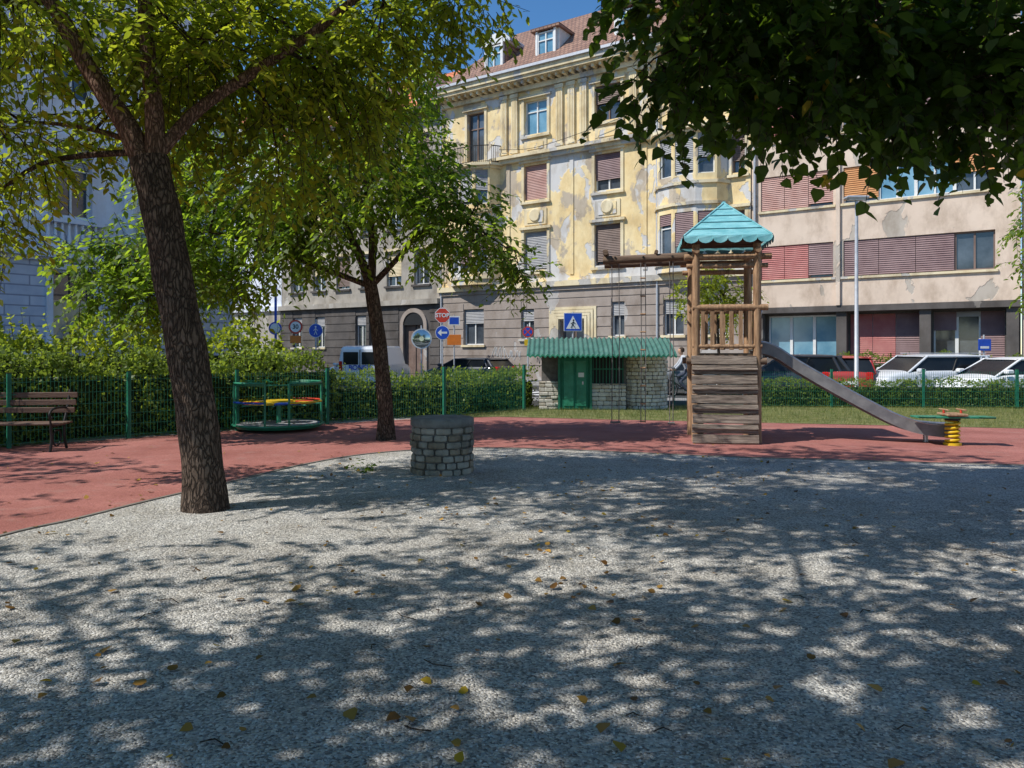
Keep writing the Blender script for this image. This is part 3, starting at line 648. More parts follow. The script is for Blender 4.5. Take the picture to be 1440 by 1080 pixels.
for k,h in enumerate(gh):
    n=3; w=(h[1]-h[0])/n
    for i in range(n):
        s,mm=[((0,REDS),(.0,REDS),(0,REDS)),((.98,REDS),(.98,REDS),(.98,MAUVE)),((.35,MAUVE),(.1,GRYS),(.98,MAUVE))][k][i]
        window(G,h[0]+i*w,h[0]+(i+1)*w,h[2],h[3],y=.7,frame=WHT,rec=.08,mull=0,bars=False,sh=s,shm=mm,glass=GLASS if k!=0 else GLASSB)
    T.box(h[0]-.1,h[1]+.1,.6,.72,h[2]-.12,h[2]-.003,YELG)
W.box(B0,B1,-.05,.72,3.3,3.55,GREYD)
T.box(B0,B1,-.35,.02,19.6,19.9,YELT)
W.box(B0,B1,.92,11,0,19.59,BEI)
T.tube([(11.5,-.1,.2),(11.5,-.1,19.5)],.06,GALV,8)
for cx in (11.6,15.05,18.15,21.05): W.box(cx-.2,cx+.2,.1,.5,0,3.3,GREYD)
W.obj("walls",root);G.obj("windows",root);T.obj("trim",root)
root=empty("balcony_apartment_building",FB)
W=MB();G=MB();T=MB()
hs=[]
for z in (4.3,7.4,10.5,13.6,16.7):
    for cx in (22.6,25.6,28.6): hs.append((cx-.7,cx+.7,z,z+2.2))
wall(W,21.35,40,0,20.5,hs,BEI,y=.3)
for i,h in enumerate(hs): window(G,*h,y=.3,frame=WHT,sh=[.9,.4,0][i%3],shm=MAUVE)
for z in (4.2,7.3,10.4,13.5,16.6):
    T.box(21.5,30,-.9,.3,z-.2,z,YELT); T.box(21.5,30,-.9,-.86,z+.95,z+1.0,IRON)
    q=21.5
    while q<30: T.box(q,q+.025,-.89,-.87,z,z+.95,IRON); q+=.12
W.box(21.35,40,.65,12,0,20.5,BEI)
W.obj("walls",root);G.obj("windows",root);T.obj("balconies",root)

LB=TR(-16.2,28,0,R(56))
root=empty("pale_stone_building",LB)
W=MB();G=MB();T=MB(); L0,L1=-24,6.7
cx=[-21,-17,-13,-9,-4.7,-.1,4.1]
gh=[(c-.75,c+.75,2.0,4.5) for c in cx]; uh=[(c-.65,c+.65,6.6,9.2) for c in cx]; u2=[(c-.65,c+.65,11,13.4) for c in cx]
wall(W,L0,L1,.9,5.0,gh,PALES,y=-.05,rev=.35); wall(W,L0,L1,5.0,16.5,uh+u2,PALE)
W.box(L0,L1,-.2,.3,0,.9,PALES)
for h in gh:
    window(G,*h,y=-.05,frame=BRN,sh=0,shm=YELT,rec=.22,mull=1)
    G.box(h[0]+.1,h[1]-.1,.13,.155,2.1,3.5,YELT)
    T.box(h[0]-.22,h[0]-.002,-.14,-.04,1.9,4.6,PALE);T.box(h[1]+.002,h[1]+.22,-.14,-.04,1.9,4.6,PALE);T.box(h[0]-.3,h[1]+.3,-.25,-.04,4.6,4.8,PALE);T.box(h[0]-.3,h[1]+.3,-.25,-.04,1.72,1.9,PALE)
for h in uh+u2:
    window(G,*h,frame=WHT,sh=.3,shm=GRYS)
    T.box(h[0]-.2,h[0]-.002,-.1,.02,h[2]-.2,h[3]+.1,PALE);T.box(h[1]+.002,h[1]+.2,-.1,.02,h[2]-.2,h[3]+.1,PALE);T.box(h[0]-.35,h[1]+.35,-.3,.02,h[3]+.1,h[3]+.3,PALE)
T.box(L0,L1,-.45,.02,5.0,5.35,PALE);T.box(L0,L1,-.2,.02,4.88,4.998,PALE)
for c in cx:
    T.box(c-1.1,c+1.1,-.35,.02,5.35,5.5,PALE);T.box(c-1.1,c+1.1,-.35,.02,6.3,6.45,PALE)
    for q in np.arange(c-.95,c+1,.24): T.tube([(q,-.2,5.5),(q,-.2,5.7),(q,-.2,5.95),(q,-.2,6.3)],[.04,.085,.05,.045],PALE,8)
for i in range(len(cx)-1):
    m_=(cx[i]+cx[i+1])/2; T.cyl(m_,-.1,5.6,13.9,.24,PALE,16); T.box(m_-.35,m_+.35,-.38,.02,13.9,14.3,PALE);T.box(m_-.35,m_+.35,-.38,.02,5.36,5.6,PALE)
T.box(6.2,6.72,-.12,.02,5.36,14.3,PALE)
T.box(L0,L1,-.3,.02,14.3,14.9,PALE);T.box(L0,L1+.2,-.8,.02,16.5,16.9,PALE)
W.box(L0,L1-.002,.4,14,0,16.49,PALE)
W.obj("walls",root);G.obj("windows",root);T.obj("trim",root)
RF=MB(); RF.add([(L0,-.8,16.92),(L1+.2,-.8,16.92),(L1-3,5,20),(L0,5,20),(L0,14,16.92),(L1+.2,14,16.92)],[(0,1,2,3),(3,2,5,4),(1,5,2),(0,3,4)],TILE); RF.obj("roof",root)

# ---------------------------------------------------------------- trees
def C(x,y,z,r,ns,fz=.75): return (x,y,z,r,r,r*fz,ns)
big=[C(-4.9,7.4,5.0,1.1,240),C(-5.5,8.2,3.9,.8,120),C(-6.1,8.6,3.2,.6,70),C(-3.4,8.3,4.9,1.1,240),C(-2.3,8.6,4.9,1.0,200),C(-1.5,8.8,5.3,.85,140),C(-.6,8.7,5.65,.5,60),
 C(-4.3,8.6,4.4,.85,130),C(-1.9,9.1,4.4,.6,70),C(-2.9,9.3,4.0,.75,95),C(-4.0,8.8,5.4,.9,130),C(-5.6,7.0,4.6,.7,80),C(-3.0,9.0,5.5,.9,130),
 C(-3.0,6.0,6.4,1.4,120),C(-5.5,6.3,6.5,1.3,75),C(-1.3,6.6,6.8,1.3,120),C(-.2,7.7,6.9,1.0,90),C(-3.0,8.2,7.2,1.6,120),C(-4.0,7,8.8,1.8,110),C(-1.6,8.2,8.8,1.5,130),C(-6.3,8.0,6.3,1.2,60),C(-2.8,9.9,6.3,1.3,90),C(-4.9,9.6,6.2,1.2,70),
 C(-4.6,5.0,6.6,1.2,100),C(-2.4,4.9,6.8,1.3,120),C(-.6,5.2,6.8,1.2,110),C(-5.3,7.6,7.6,1.3,60),C(-1.0,9.3,6.9,1.0,90)]
tree("boxelder_tree",[(-3.08,7.6,0),(-3.16,7.6,.8),(-3.33,7.6,1.9),(-3.52,7.6,2.9),(-3.66,7.6,3.55)],.198,.178,
 [([(-3.68,7.6,3.45),(-3.9,7.6,3.9),(-4.15,7.55,4.3),(-4.5,7.5,4.95),(-4.9,7.2,5.8),(-5.1,7.1,7.2)],.125,.05),
  ([(-3.6,7.6,3.5),(-3.62,7.62,4.1),(-3.7,7.65,4.7),(-3.72,7.7,5.5),(-3.4,7.9,6.8),(-3.6,7.8,8.6)],.10,.035),
  ([(-3.58,7.62,3.6),(-3.25,7.8,4.1),(-2.7,8.0,4.6),(-2.0,8.2,5.2),(-1.2,8.3,6.0),(-.6,8.2,6.8)],.07,.03),
  ([(-3.7,7.7,3.5),(-4.1,8.0,3.85),(-4.9,8.3,4.1),(-5.8,8.5,4.2)],.04,.015)],
 big,dict(size=.115,mat=LF1,shape='ash',K=11,L=.5,droop=.4),BARK,flare=1.22,limbm=BARK2)
c2=[C(-5.2,13.4,4.5,1.1,200),C(-6.3,13.3,3.5,.8,130),C(-6.9,13.2,2.75,.65,110),C(-5.6,13.0,3.2,.75,130),C(-4.4,13.2,3.6,1.0,170),C(-3.4,13.0,3.7,.9,150),C(-3.8,14.2,4.9,1.2,200),C(-2.6,13.4,5.5,1.2,210),C(-2.4,13,4.4,.85,140),
 C(-1.4,13.2,4.5,.8,120),C(-1.2,13.1,3.8,.75,100),C(-.5,13.0,3.4,.55,65),C(.15,12.9,2.95,.38,34),C(-.6,13.2,4.1,.35,26),C(-1.9,14.4,5.2,1.0,130),C(-3.6,13.4,6.4,1.2,160),C(-4.9,14,5.9,1.2,150),C(-6.1,13.8,4.9,.9,110),C(-1.9,13.3,6.3,.8,80),C(-4.6,12.8,2.8,.45,45),C(-2.9,13.5,7.4,1.1,110),C(-6.2,12.8,2.45,.45,50),C(-7.3,13.4,3.3,.6,60),C(-4.2,13.2,4.3,.9,130)]
tree("ash_tree",[(-2.27,13.57,0),(-2.3,13.57,.9),(-2.42,13.55,2.0),(-2.55,13.5,2.9)],.145,.115,
 [([(-2.55,13.5,2.8),(-2.75,13.45,3.4),(-3.1,13.4,4.1),(-3.7,13.4,5.0),(-4.0,13.5,6.2)],.09,.03),
  ([(-2.53,13.5,2.8),(-2.5,13.5,3.6),(-2.6,13.5,4.6),(-2.6,13.5,6.0)],.085,.03),
  ([(-2.5,13.5,2.8),(-2.0,13.4,3.3),(-1.5,13.3,3.8),(-.9,13.2,3.9),(-.1,13.0,3.4)],.06,.012),
  ([(-2.6,13.5,2.8),(-3.4,13.3,3.1),(-4.5,13.2,3.5),(-5.6,13.2,3.7),(-6.6,13.2,3.2)],.055,.015)],
 c2,dict(size=.13,mat=LF2,shape='ash',K=10,L=.5,droop=.55),BARK,flare=1.35)
c3=[C(1.9,7.0,4.75,.7,75),C(1.25,6.9,4.0,.30,14,.45),C(1.75,6.9,4.1,.35,20),C(2.4,7.0,4.15,.6,60),C(2.9,7.1,4.7,.9,110),C(3.5,7.2,4.15,.7,90),C(4.2,7.0,4.1,.7,90),C(4.9,7.1,4.2,.7,85),C(3.9,7.6,4.9,1.0,110),C(5.3,7.6,4.8,1.0,110),C(2.1,7.7,5.3,.8,80),C(1.6,7.8,5.6,.6,45),
 C(3.1,8.2,5.6,1.0,90),C(4.6,8.4,5.7,1.1,100),C(5.9,7.5,4.5,.9,90),C(6.8,7.4,5.3,1.3,100),C(3.0,5.8,5.4,1.2,90),C(4.8,5.6,5.4,1.3,100),C(6.5,5.0,5.4,1.4,110),C(2.2,5.4,6.6,1.3,100),C(4.5,6.8,7.0,1.7,120),C(6.5,7,7.5,1.8,120),C(5.6,5,8,1.8,110)]
tree("linden_tree",[(7.6,4.0,0),(7.5,4.0,1.6),(7.3,4.1,3.2)],.28,.2,
 [([(7.3,4.1,3.1),(6.8,5.0,4.2),(5.8,6.3,5.0),(4.4,7.2,5.3),(3.0,7.4,5.2),(1.9,7.3,4.9)],.12,.02),
  ([(7.3,4.1,3.1),(7.0,4.6,4.8),(6.4,5.4,6.4),(5.4,6.0,7.8)],.14,.04),
  ([(7.2,4.2,3.4),(6.4,4.9,4.6),(5.0,5.2,5.6),(3.2,5.5,6.0)],.09,.03)],
 c3,dict(size=.12,mat=LF3,shape='linden',K=11,L=.5,droop=.7,mat2=LFY,f2=.008),BARK)
def shade_tree(name,base,top,clumps,leaf=LF3):
    b=Vector(base);t=Vector(top)
    lim=[([t,(t+Vector(c[:3]))/2+Vector((0,0,.4)),Vector(c[:3])],.08,.02) for c in clumps[:5]]
    tree(name,[b,(b*2+t)/3,(b+2*t)/3,t],.22,.16,lim,clumps,dict(size=.16,mat=leaf,shape='rhomb',K=9,L=.6,droop=.5),BARK)
def canopy(x0,x1,y0,y1,z,n,r,ns,keep=lambda x,y:True,seed=1):
    q=random.Random(seed); out=[]
    while len(out)<n:
        x=q.uniform(x0,x1);y=q.uniform(y0,y1)
        if not keep(x,y): continue
        if any((x-o[0])**2+(y-o[1])**2<(r*.72)**2 for o in out) and q.random()<.85: continue
        out.append(C(x,y,z+q.uniform(-.3,1.0)+.32*max(0,y-3),r*q.uniform(.75,1.2),ns,.6))
    return out
shade_tree("linden_tree",(1.6,-2.5,0),(1.4,-1.9,3.6),canopy(-5.2,4.6,-2.0,6.0,5.4,36,1.2,90,lambda x,y: not(x<-3.6 and y>3.6),seed=3))
shade_tree("linden_tree",(-7.5,-2.5,0),(-7.2,-2.0,3.4),canopy(-11,-3.6,-3.5,2.0,5.4,17,1.2,75,seed=5)+[C(-7.6,3.1,5.6,.8,26,.4),C(-6.6,4.0,6.0,.7,20,.4),C(-8.8,3.8,5.9,.8,22,.4)])
shade_tree("boxelder_tree",(-13.0,5.5,0),(-12.6,5.7,3.2),[C(-12.6,6,5.8,1.5,60),C(-11.4,7.2,5.6,1.1,40,.5),C(-10.6,5.4,6.0,1.1,34,.5),C(-12.2,8.6,5.6,1.2,50,.5),C(-10.3,8.4,5.8,.8,24,.4),C(-13.4,4.2,6.2,1.3,50),C(-13.5,9.8,6,1.3,60)],LF1)
tree("ash_tree",[(13.2,16.5,0),(13.1,16.5,1.8),(13.0,16.5,3.2)],.14,.1,[([(13,16.5,3),(12.2,16.4,3.8),(11.2,16.2,3.9)],.06,.015)],
 [C(11.4,16.2,3.6,.55,50),C(11.6,16.3,4.4,.7,80),C(12.5,16.5,5,1.2,120),C(13.8,16.5,5.5,1.3,110),C(11.3,16.1,3.0,.35,24)],dict(size=.12,mat=LF2,K=9,L=.45),BARK)
tree("young_tree",[(6.75,24.6,0),(6.75,24.6,1.4),(6.7,24.6,2.8)],.06,.035,[([(6.7,24.6,2.2),(6.9,24.6,3.3),(7.0,24.6,4.0)],.03,.01)],
 [C(6.5,24.6,3.5,.6,60),C(7.1,24.6,3.1,.7,60),C(6.8,24.6,4.1,.55,45),C(6.1,24.6,2.9,.45,30),C(7.6,24.5,3.5,.5,35),C(5.8,24.6,3.6,.5,40)],dict(size=.13,mat=LF1,K=9,L=.4),BARK)
tree("street_tree",[(-13.5,30.5,0),(-13.5,30.5,1.8),(-13.4,30.5,3.2)],.14,.1,[([(-13.4,30.5,3),(-13,30.5,4.5),(-13,30.5,6)],.07,.02)],
 [C(-13.3,30.5,5,1.6,110),C(-12.4,30.3,6.3,1.4,90),C(-14.4,30.5,6.5,1.5,90),C(-12.2,30.4,4.1,.9,50)],dict(size=.18,mat=LF2,K=9,L=.6),BARK)

# ---------------------------------------------------------------- hedges and fences
def hedge(name,path,h,w,dens,size=.07,shoots=0,leaf=LFH,hv=.08,sh_h=.6,loose=1):
    mb=MB(); pos=[];ax=[];nr=[]
    for i in range(len(path)-1):
        a=Vector((*path[i],0));b=Vector((*path[i+1],0)); L=(b-a).length; t=(b-a)/L; nn=Vector((-t.y,t.x,0))
        X=Matrix(((t.x,nn.x,0,a.x),(t.y,nn.y,0,a.y),(0,0,1,0),(0,0,0,1)))
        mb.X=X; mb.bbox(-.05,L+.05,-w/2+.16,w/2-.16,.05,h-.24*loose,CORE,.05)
        n=int(dens*L*(h*2+w)); 
        s=rng.uniform(-.1,L+.1,n); f=rng.random(n)*(2*h+w)
        lx=np.where(f<h,-w/2,np.where(f<2*h,w/2,0)); ly=np.where(f<2*h,0,rng.uniform(-w/2,w/2,n)); z=np.where(f<h,f,np.where(f<2*h,f-h,h))
        hz=1+hv*np.sin(s*2.1+i)+hv*.7*np.sin(s*5.3+2)+hv*.5*np.sin(s*9.1)
        bul=.09*np.sin(s*2.7+1)+.07*np.sin(s*4.1+z*5)
        off=lx+ly+rng.normal(0,.07,n)*loose+np.sign(lx)*bul; z=np.clip(z*hz,0.03,9)+rng.normal(0,.06,n)*loose
        P=np.array(a)[None,:]+np.array(t)[None,:]*s[:,None]+np.array(nn)[None,:]*off[:,None]; P[:,2]=np.maximum(z,.03)
        out=np.array(nn)[None,:]*np.sign(lx)[:,None]+np.array([0,0,1.])*(f>=2*h)[:,None]
        pos.append(P);ax.append(rnd_dir(n)+np.array([0,0,.3])+out*.4);nr.append(out+rnd_dir(n)*.7+np.array([0,0,.5]))
        m=int(shoots*L)
        for k in range(m):
            s0=random.uniform(0,L); hh=random.uniform(.12,sh_h)*random.uniform(.4,1); bx=a+t*s0+nn*random.uniform(-w/2,w/2); lean=Vector((random.uniform(-.35,.35),random.uniform(-.35,.35),1))
            q=14; zz=np.linspace(0,hh,q); Pk=np.array(bx)[None,:]+np.array(lean)[None,:]*zz[:,None]; Pk[:,2]+=h*.95
            mb.X=Matrix.Identity(4); mb.tube([tuple(Pk[0]),tuple(Pk[-1])],[.006,.003],BARK,4,False)
            pos.append(Pk);ax.append(rnd_dir(q)+np.array([0,0,.2]));nr.append(rnd_dir(q)*.5+np.array([0,0,1.]))
    pos=np.concatenate(pos);ax=np.concatenate(ax);nr=np.concatenate(nr)
    mb.X=Matrix.Identity(4); o=mb.obj(name)
    raw_leaves("foliage",pos,ax,nr,size*rng.uniform(.6,1.3,len(pos)),'rhomb',leaf,o)
    return o
hedge("hedge",[(-13.2,8.6),(-8.9,12.9),(-7.3,14.7),(-4.3,17.3)],1.38,.9,400,.09,22,hv=.10,sh_h=.75)
hedge("hedge",[(-4.2,17.6),(-1.7,18.9),(.4,21.9)],.98,.7,420,.08,6,sh_h=.4)
hedge("hedge",[(7.0,21.9),(9,21.75),(16.5,21.2),(22,20.8)],.74,.6,400,.07,1.2,sh_h=.2,loose=.6,hv=.05)
hedge("shrub_row",[(-14.5,14.6),(-9.8,17.2),(-6.2,19.8)],1.75,1.2,190,.14,20,LF1,.20,1.1)
hedge("hedge",[(13.1,30.0),(18.0,26.7)],1.35,.8,260,.09,2)
def fence(name,path,h,posts):
    mb=MB()
    for i in range(len(path)-1):
        a=Vector((*path[i],0));b=Vector((*path[i+1],0)); L=(b-a).length; t=(b-a)/L; nn=Vector((-t.y,t.x,0))
        mb.X=Matrix(((t.x,nn.x,0,a.x),(t.y,nn.y,0,a.y),(0,0,1,0),(0,0,0,1)))
        s=0
        while s<L: mb.box(s-.0025,s+.0025,-.0025,.0025,.08,h-.06,GRNF); s+=.06
        z=.1
        while z<h-.04: mb.box(0,L,-.008,-.003,z-.004,z+.004,GRNF); z+=.2
        k=max(1,round(L/posts))
        for j in range(k+1):
            s=L*j/k; mb.box(s-.03,s+.03,.006,.066,0,h,GRNF); mb.box(s-.034,s+.034,.002,.07,h,h+.015,BLK)
    mb.obj(name)
fence("mesh_fence",[(-12.6,8.2),(-8.2,12.3),(-6.95,13.7),(-4.0,16.4),(-1.6,18.0),(.35,20.2)],1.25,2.2)
fence("mesh_fence",[(4.6,21.45),(9,21.2),(16.5,20.7),(22,20.3)],1.12,2.5)

# ---------------------------------------------------------------- stone well
def stone_ring(mb,cx,cy,r,z0,z1,courses,m,m2,th=.12,bl=.17):
    ch=(z1-z0)/courses
    for c in range(courses):
        a=random.uniform(0,.2); end=2*math.pi-.02
        while a<end:
            w=random.uniform(.7,1.4)*bl/r; w=min(w,end-a+.02)
            if w<.08: break
            h0=z0+c*ch+.006;h1=z0+(c+1)*ch-.006; rr=r+random.uniform(-.012,.02)
            vs=[]
            for (z,ins) in ((h0,.012),(h0+.015,0),(h1-.015,0),(h1,.012)):
                for k,(aa,ra) in enumerate(((a+.012/r+ins/r,rr-th),(a+.012/r+ins/r,rr-ins),(a+w/2,rr-ins+.012),(a+w-.012/r-ins/r,rr-ins),(a+w-.012/r-ins/r,rr-th))):
                    vs.append((cx+ra*math.cos(aa),cy+ra*math.sin(aa),z))
            fs=[tuple(range(5))[::-1],tuple(range(15,20))]
            for k in range(3):
                for j in range(4): fs.append((k*5+j,k*5+j+1,k*5+j+6,k*5+j+5))
            mb.add(vs,fs,m if random.random()<.7 else m2); a+=w
mb=MB(); mb.cyl(0,0,0,.63,.365,MORT,32)
stone_ring(mb,0,0,.40,0,.62,7,STONE,STONE2)
mb.tube([(0,0,.62),(0,0,.64),(0,0,.715),(0,0,.73)],[.40,.42,.42,.40],CAPS,40,True,.012)
mb.obj("stone_well",mw=TR(-.92,9.95,.01))
foliage("weed_plant",[(-1.95,10.0,.07,.16,.1,.05,16)],.07,LF2,'ash',5,.14,.1)

# ---------------------------------------------------------------- merry go round
mb=MB()
mb.tube([(0,0,.05),(0,0,.09),(0,0,.12)],[.80,.86,.86],GRN,40); mb.cyl(0,0,.121,.135,.82,GALV,40); mb.cyl(0,0,0,.05,.2,IRON,16)
mb.ring((0,0,.12),.88,.025,GRN,40)
mb.cyl(0,0,.13,.56,.05,GRN,14)
mb.cyl(0,0,.56,.60,.28,YELP,24)
for i in range(8):
    a0=2*math.pi*i/8; m_=[REDP,YELP,BLUP,YELP][i%4]
    vs=[];K=6
    for k in range(K+1):
        a=a0+2*math.pi/8*k/K
        for (r,z) in ((.42,.535),(.70,.535),(.70,.565),(.42,.565)): vs.append((r*math.cos(a),r*math.sin(a),z))
    fs=[(0,1,2,3),(K*4+3,K*4+2,K*4+1,K*4)]
    for k in range(K):
        for j in range(4): fs.append((k*4+j,k*4+(j+1)%4,k*4+4+(j+1)%4,k*4+4+j))
    mb.add(vs,fs,m_)
    mb.tube([(.05*math.cos(a0),.05*math.sin(a0),.52),(.86*math.cos(a0),.86*math.sin(a0),.52)],.016,GRN,8)
for i in range(4):
    a0=math.pi/2*i+.35; a1=a0+1.05
    mb.ring((0,0,.96),.87,.022,GRN,12,8,'Z',(a0,a1)); mb.ring((0,0,.58),.87,.02,[REDP,YELP,BLUP,YELP][i],12,8,'Z',(a0,a1))
    for a in (a0,a1): mb.tube([(.87*math.cos(a),.87*math.sin(a),.1),(.87*math.cos(a),.87*math.sin(a),.96)],.022,GRN,10)
mb.ring((0,0,.93),.84,.014,GRN,40)
mb.obj("merry_go_round",mw=TR(-4.75,15.35,.026,R(10)))

# ---------------------------------------------------------------- park bench
mb=MB()
for k in range(4): mb.bbox(-.95,.95,-.22+k*.115,-.125+k*.115,.42,.45,WOODB,.006)
for k,z in enumerate((.58,.70,.82)): mb.bbox(-.95,.95,.27+.05*k,.30+.05*k,z,z+.09,WOODB,.006)
for sx in (-.82,.82):
    mb.tube(spline([(sx,-.24,0),(sx,-.2,.2),(sx,-.22,.40)],4),.022,IRON,8); mb.tube(spline([(sx,.30,0),(sx,.22,.2),(sx,.22,.42),(sx,.30,.6),(sx,.42,.95)],4),.022,IRON,8)
    mb.tube([(sx,-.22,.40),(sx,.24,.40)],.02,IRON,8)
    mb.tube(spline([(sx,.32,.66),(sx,.1,.68),(sx,-.15,.67),(sx,-.26,.60),(sx,-.24,.52),(sx,-.18,.54)],5),.018,IRON,8); mb.tube([(sx,-.22,.40),(sx,-.25,.58)],.016,IRON,8)
    mb.ring((sx,-.02,.2),.13,.012,IRON,16,6,'X')
mb.obj("park_bench",mw=TR(-8.1,12.0,.026,R(6)))

# ---------------------------------------------------------------- play tower
TW=TR(3.84,13.75,.02,R(-9))
root=empty("play_tower",TW)
mb=MB(); w=.52;d=.55
for sx in (-w,w):
    for sy in (-d,d): mb.tube([(sx,sy,0),(sx,sy,1.7),(sx,sy,3.47)],[.075,.072,.068],WOODL,14,True,.02)
mb.obj("posts",root)
mb=MB()
mb.box(-w,w,-d,d,1.50,1.56,WOODX)
for sy in (-d,d): mb.tube([(-.68,sy,1.42),(.68,sy,1.42)],.06,WOODX,12)
for i in range(9):
    z0=.02+i*.168; y0=-.62-.30*(1-z0/1.55)
    T_=Matrix.Translation((random.uniform(-.01,.01),y0,z0))@Matrix.Rotation(R(-11),4,'X')@Matrix.Rotation(R(random.uniform(-.5,.5)),4,'Y')
    mb.bbox(-.60,.50,-.0,.04,0,.155,WOODG,.008,T_)
    if i in (1,3,5,7): mb.bbox(-.60,.50,-.06,-.003,.06,.10,WOODG,.008,T_)
for sx in (-.45,.38):
    mb.add([(sx-.04,-.86,0),(sx+.04,-.86,0),(sx+.04,-.56,1.5),(sx-.04,-.56,1.5),(sx-.04,-.80,0),(sx+.04,-.80,0),(sx+.04,-.50,1.5),(sx-.04,-.50,1.5)],[(0,1,2,3),(7,6,5,4),(0,3,7,4),(1,5,6,2)],WOODX)
for i in range(6): mb.bbox(.53,.57,-.5,.5,.1+i*.24,.28+i*.24,WOODG,.006)
mb.obj("platform",root)
mb=MB()
for sy in (-d-.02,d+.02):
    mb.tube([(-.58,sy,2.36),(.70,sy,2.36)],.055,WOODL,12); mb.tube([(-.58,sy,1.68),(.60,sy,1.68)],.04,WOODL,12)
    for q in np.linspace(-.40,.40,6): mb.bbox(q-.033,q+.033,sy-.03,sy+.0,1.62,2.31,WOODL,.006)
mb.tube([(-w,-d,2.36),(-w,d,2.36)],.05,WOODL,12)
for q in np.linspace(-.4,.4,6): mb.bbox(-w-.01,-w+.02,q-.03,q+.03,1.6,2.32,WOODL,.006)
for sy in (-d,d):
    mb.tube([(-.72,sy,3.25),(.76,sy,3.25)],.06,WOODL,12); mb.tube([(-.68,sy,3.09),(.70,sy,3.09)],.045,WOODL,12)
for sx in (-w,w): mb.tube([(sx,-.72,3.35),(sx,.72,3.35)],.05,WOODL,12)
mb.obj("railings",root)
mb=MB(); e=.74; ez=3.60; rz=4.26
ridge=[(0,-.2,rz),(0,.2,rz)]
cr=[(-e,-e,ez),(e,-e,ez),(e,e,ez),(-e,e,ez)]
mb.add(cr+ridge,[(0,1,4),(1,2,5,4),(2,3,5),(3,0,4,5)],TURQ)
mb.add([(x*.97,y*.97,z-.03) for x,y,z in cr]+[(0,-.2,rz-.05),(0,.2,rz-.05)],[(4,1,0),(4,5,2,1),(5,3,2),(5,4,0,3)],WOODX)
for (A,B,P,Q) in ((cr[0],cr[1],ridge[0],ridge[0]),(cr[1],cr[2],ridge[0],ridge[1]),(cr[3],cr[0],ridge[1],ridge[0])):
    A,B,P,Q=map(Vector,(A,B,P,Q)); nrm=(B-A).cross(P-A).normalized()*.012
    for k in range(1,5):
        t=k/5; a=A.lerp(P,t);b=B.lerp(Q,t); mb.tube([a+nrm,b+nrm],.008,TURQ,6)
for i in range(4):
    a=Vector(cr[i]);b=Vector(cr[(i+1)%4]); n=6
    o_=((a+b)/2-Vector((0,0,ez))).normalized()*.02
    for k in range(n):
        p=a.lerp(b,k/n);q=a.lerp(b,(k+1)/n); vs=[p+o_,q+o_]
        for j in range(7): 
            th=math.pi*j/6; vs.append(q.lerp(p,(1-math.cos(th))/2)+o_*1.6-Vector((0,0,.05+.085*math.sin(th))))
        mb.add(vs,[tuple(range(len(vs)))],TURQ)
mb.tube([ridge[0],ridge[1]],.035,TURQ,10)
for a in cr:
    r_=ridge[0] if a[1]<0 else ridge[1]; mb.tube([a,r_],.018,TURQ,8)
mb.tube([(0,-.6,3.5),(0,-.2,4.15)],.03,WOODX,8);mb.tube([(-.66,0,3.55),(0,0,4.15)],.03,WOODX,8);mb.tube([(.66,0,3.55),(0,0,4.15)],.03,WOODX,8)
mb.obj("roof",root)
mb=MB()
mb.tube([(-2.15,-.42,3.24),(-.45,-.42,3.29)],[.07,.075],WOODX,14,True,.03)
mb.tube([(-2.15,.30,3.24),(-.45,.30,3.29)],[.07,.075],WOODX,14,True,.03)
mb.tube([(-2.1,-.6,3.37),(-2.1,.5,3.37)],.05,WOODX,12)
mb.tube([(-1.2,-.5,3.37),(-1.2,.45,3.37)],.035,WOODX,12)
for (x_,dx) in ((-2.0,.0),(-1.87,.0),(-1.47,0),(-1.39,0),(-.95,0),(-.89,0)):
    mb.tube([(x_,-.1,3.3),(x_+.01,-.1,1.8),(x_,-.1,.28)],.009,ROPE,6)
for xa,xb in ((-2.0,-1.87),(-.95,-.89)): mb.tube([(xa-.03,-.1,.28),(xb+.03,-.1,.28)],.018,ROPE,8)
for z in np.arange(.3,3.0,.33): mb.tube([(-1.48,-.1,z),(-1.38,-.1,z)],.014,WOODL,8)
for x_ in (-1.93,-1.43,-.92): mb.tube([(x_,-.5,3.28),(x_,.4,3.28)],.02,IRON,8)
mb.obj("climbing_frame",root)
mb=MB()
prof=[(.5,1.62),(.72,1.60),(.95,1.50),(1.3,1.26),(1.9,.90),(2.5,.56),(2.95,.33),(3.3,.22),(3.6,.18),(3.85,.17)]
pp=[(p.x,p.z) for p in spline([(a,0,b) for a,b in prof],4)]
def ribbon(mb,pp,y0,y1,zo,th,m):
    n=len(pp); vs=[]
    for (x,z) in pp: vs+=[(x,y0,z+zo),(x,y1,z+zo),(x,y1,z+zo-th),(x,y0,z+zo-th)]
    fs=[(0,1,2,3),(4*n-1,4*n-2,4*n-3,4*n-4)]
    for i in range(n-1):
        for j in range(4): fs.append((i*4+j,i*4+4+j,i*4+4+(j+1)%4,i*4+(j+1)%4))
    mb.add(vs,fs,m,False)
ribbon(mb,pp,-.21,.21,0,.02,STEEL); ribbon(mb,pp,-.25,-.213,.14,.20,PLAST); ribbon(mb,pp,.213,.25,.14,.20,PLAST)
mb.tube([(x,-.232,z+.145) for x,z in pp],.022,STEEL,8);mb.tube([(x,.232,z+.145) for x,z in pp],.022,STEEL,8)
mb.tube([(3.45,0,0),(3.45,0,.18)],.04,STEEL,10)
mb.tube(spline([(.62,-.25,1.7),(.62,-.25,2.2),(.7,0,2.35),(.62,.25,2.2),(.62,.25,1.7)],5),.02,STEEL,8)
mb.obj("slide",root)

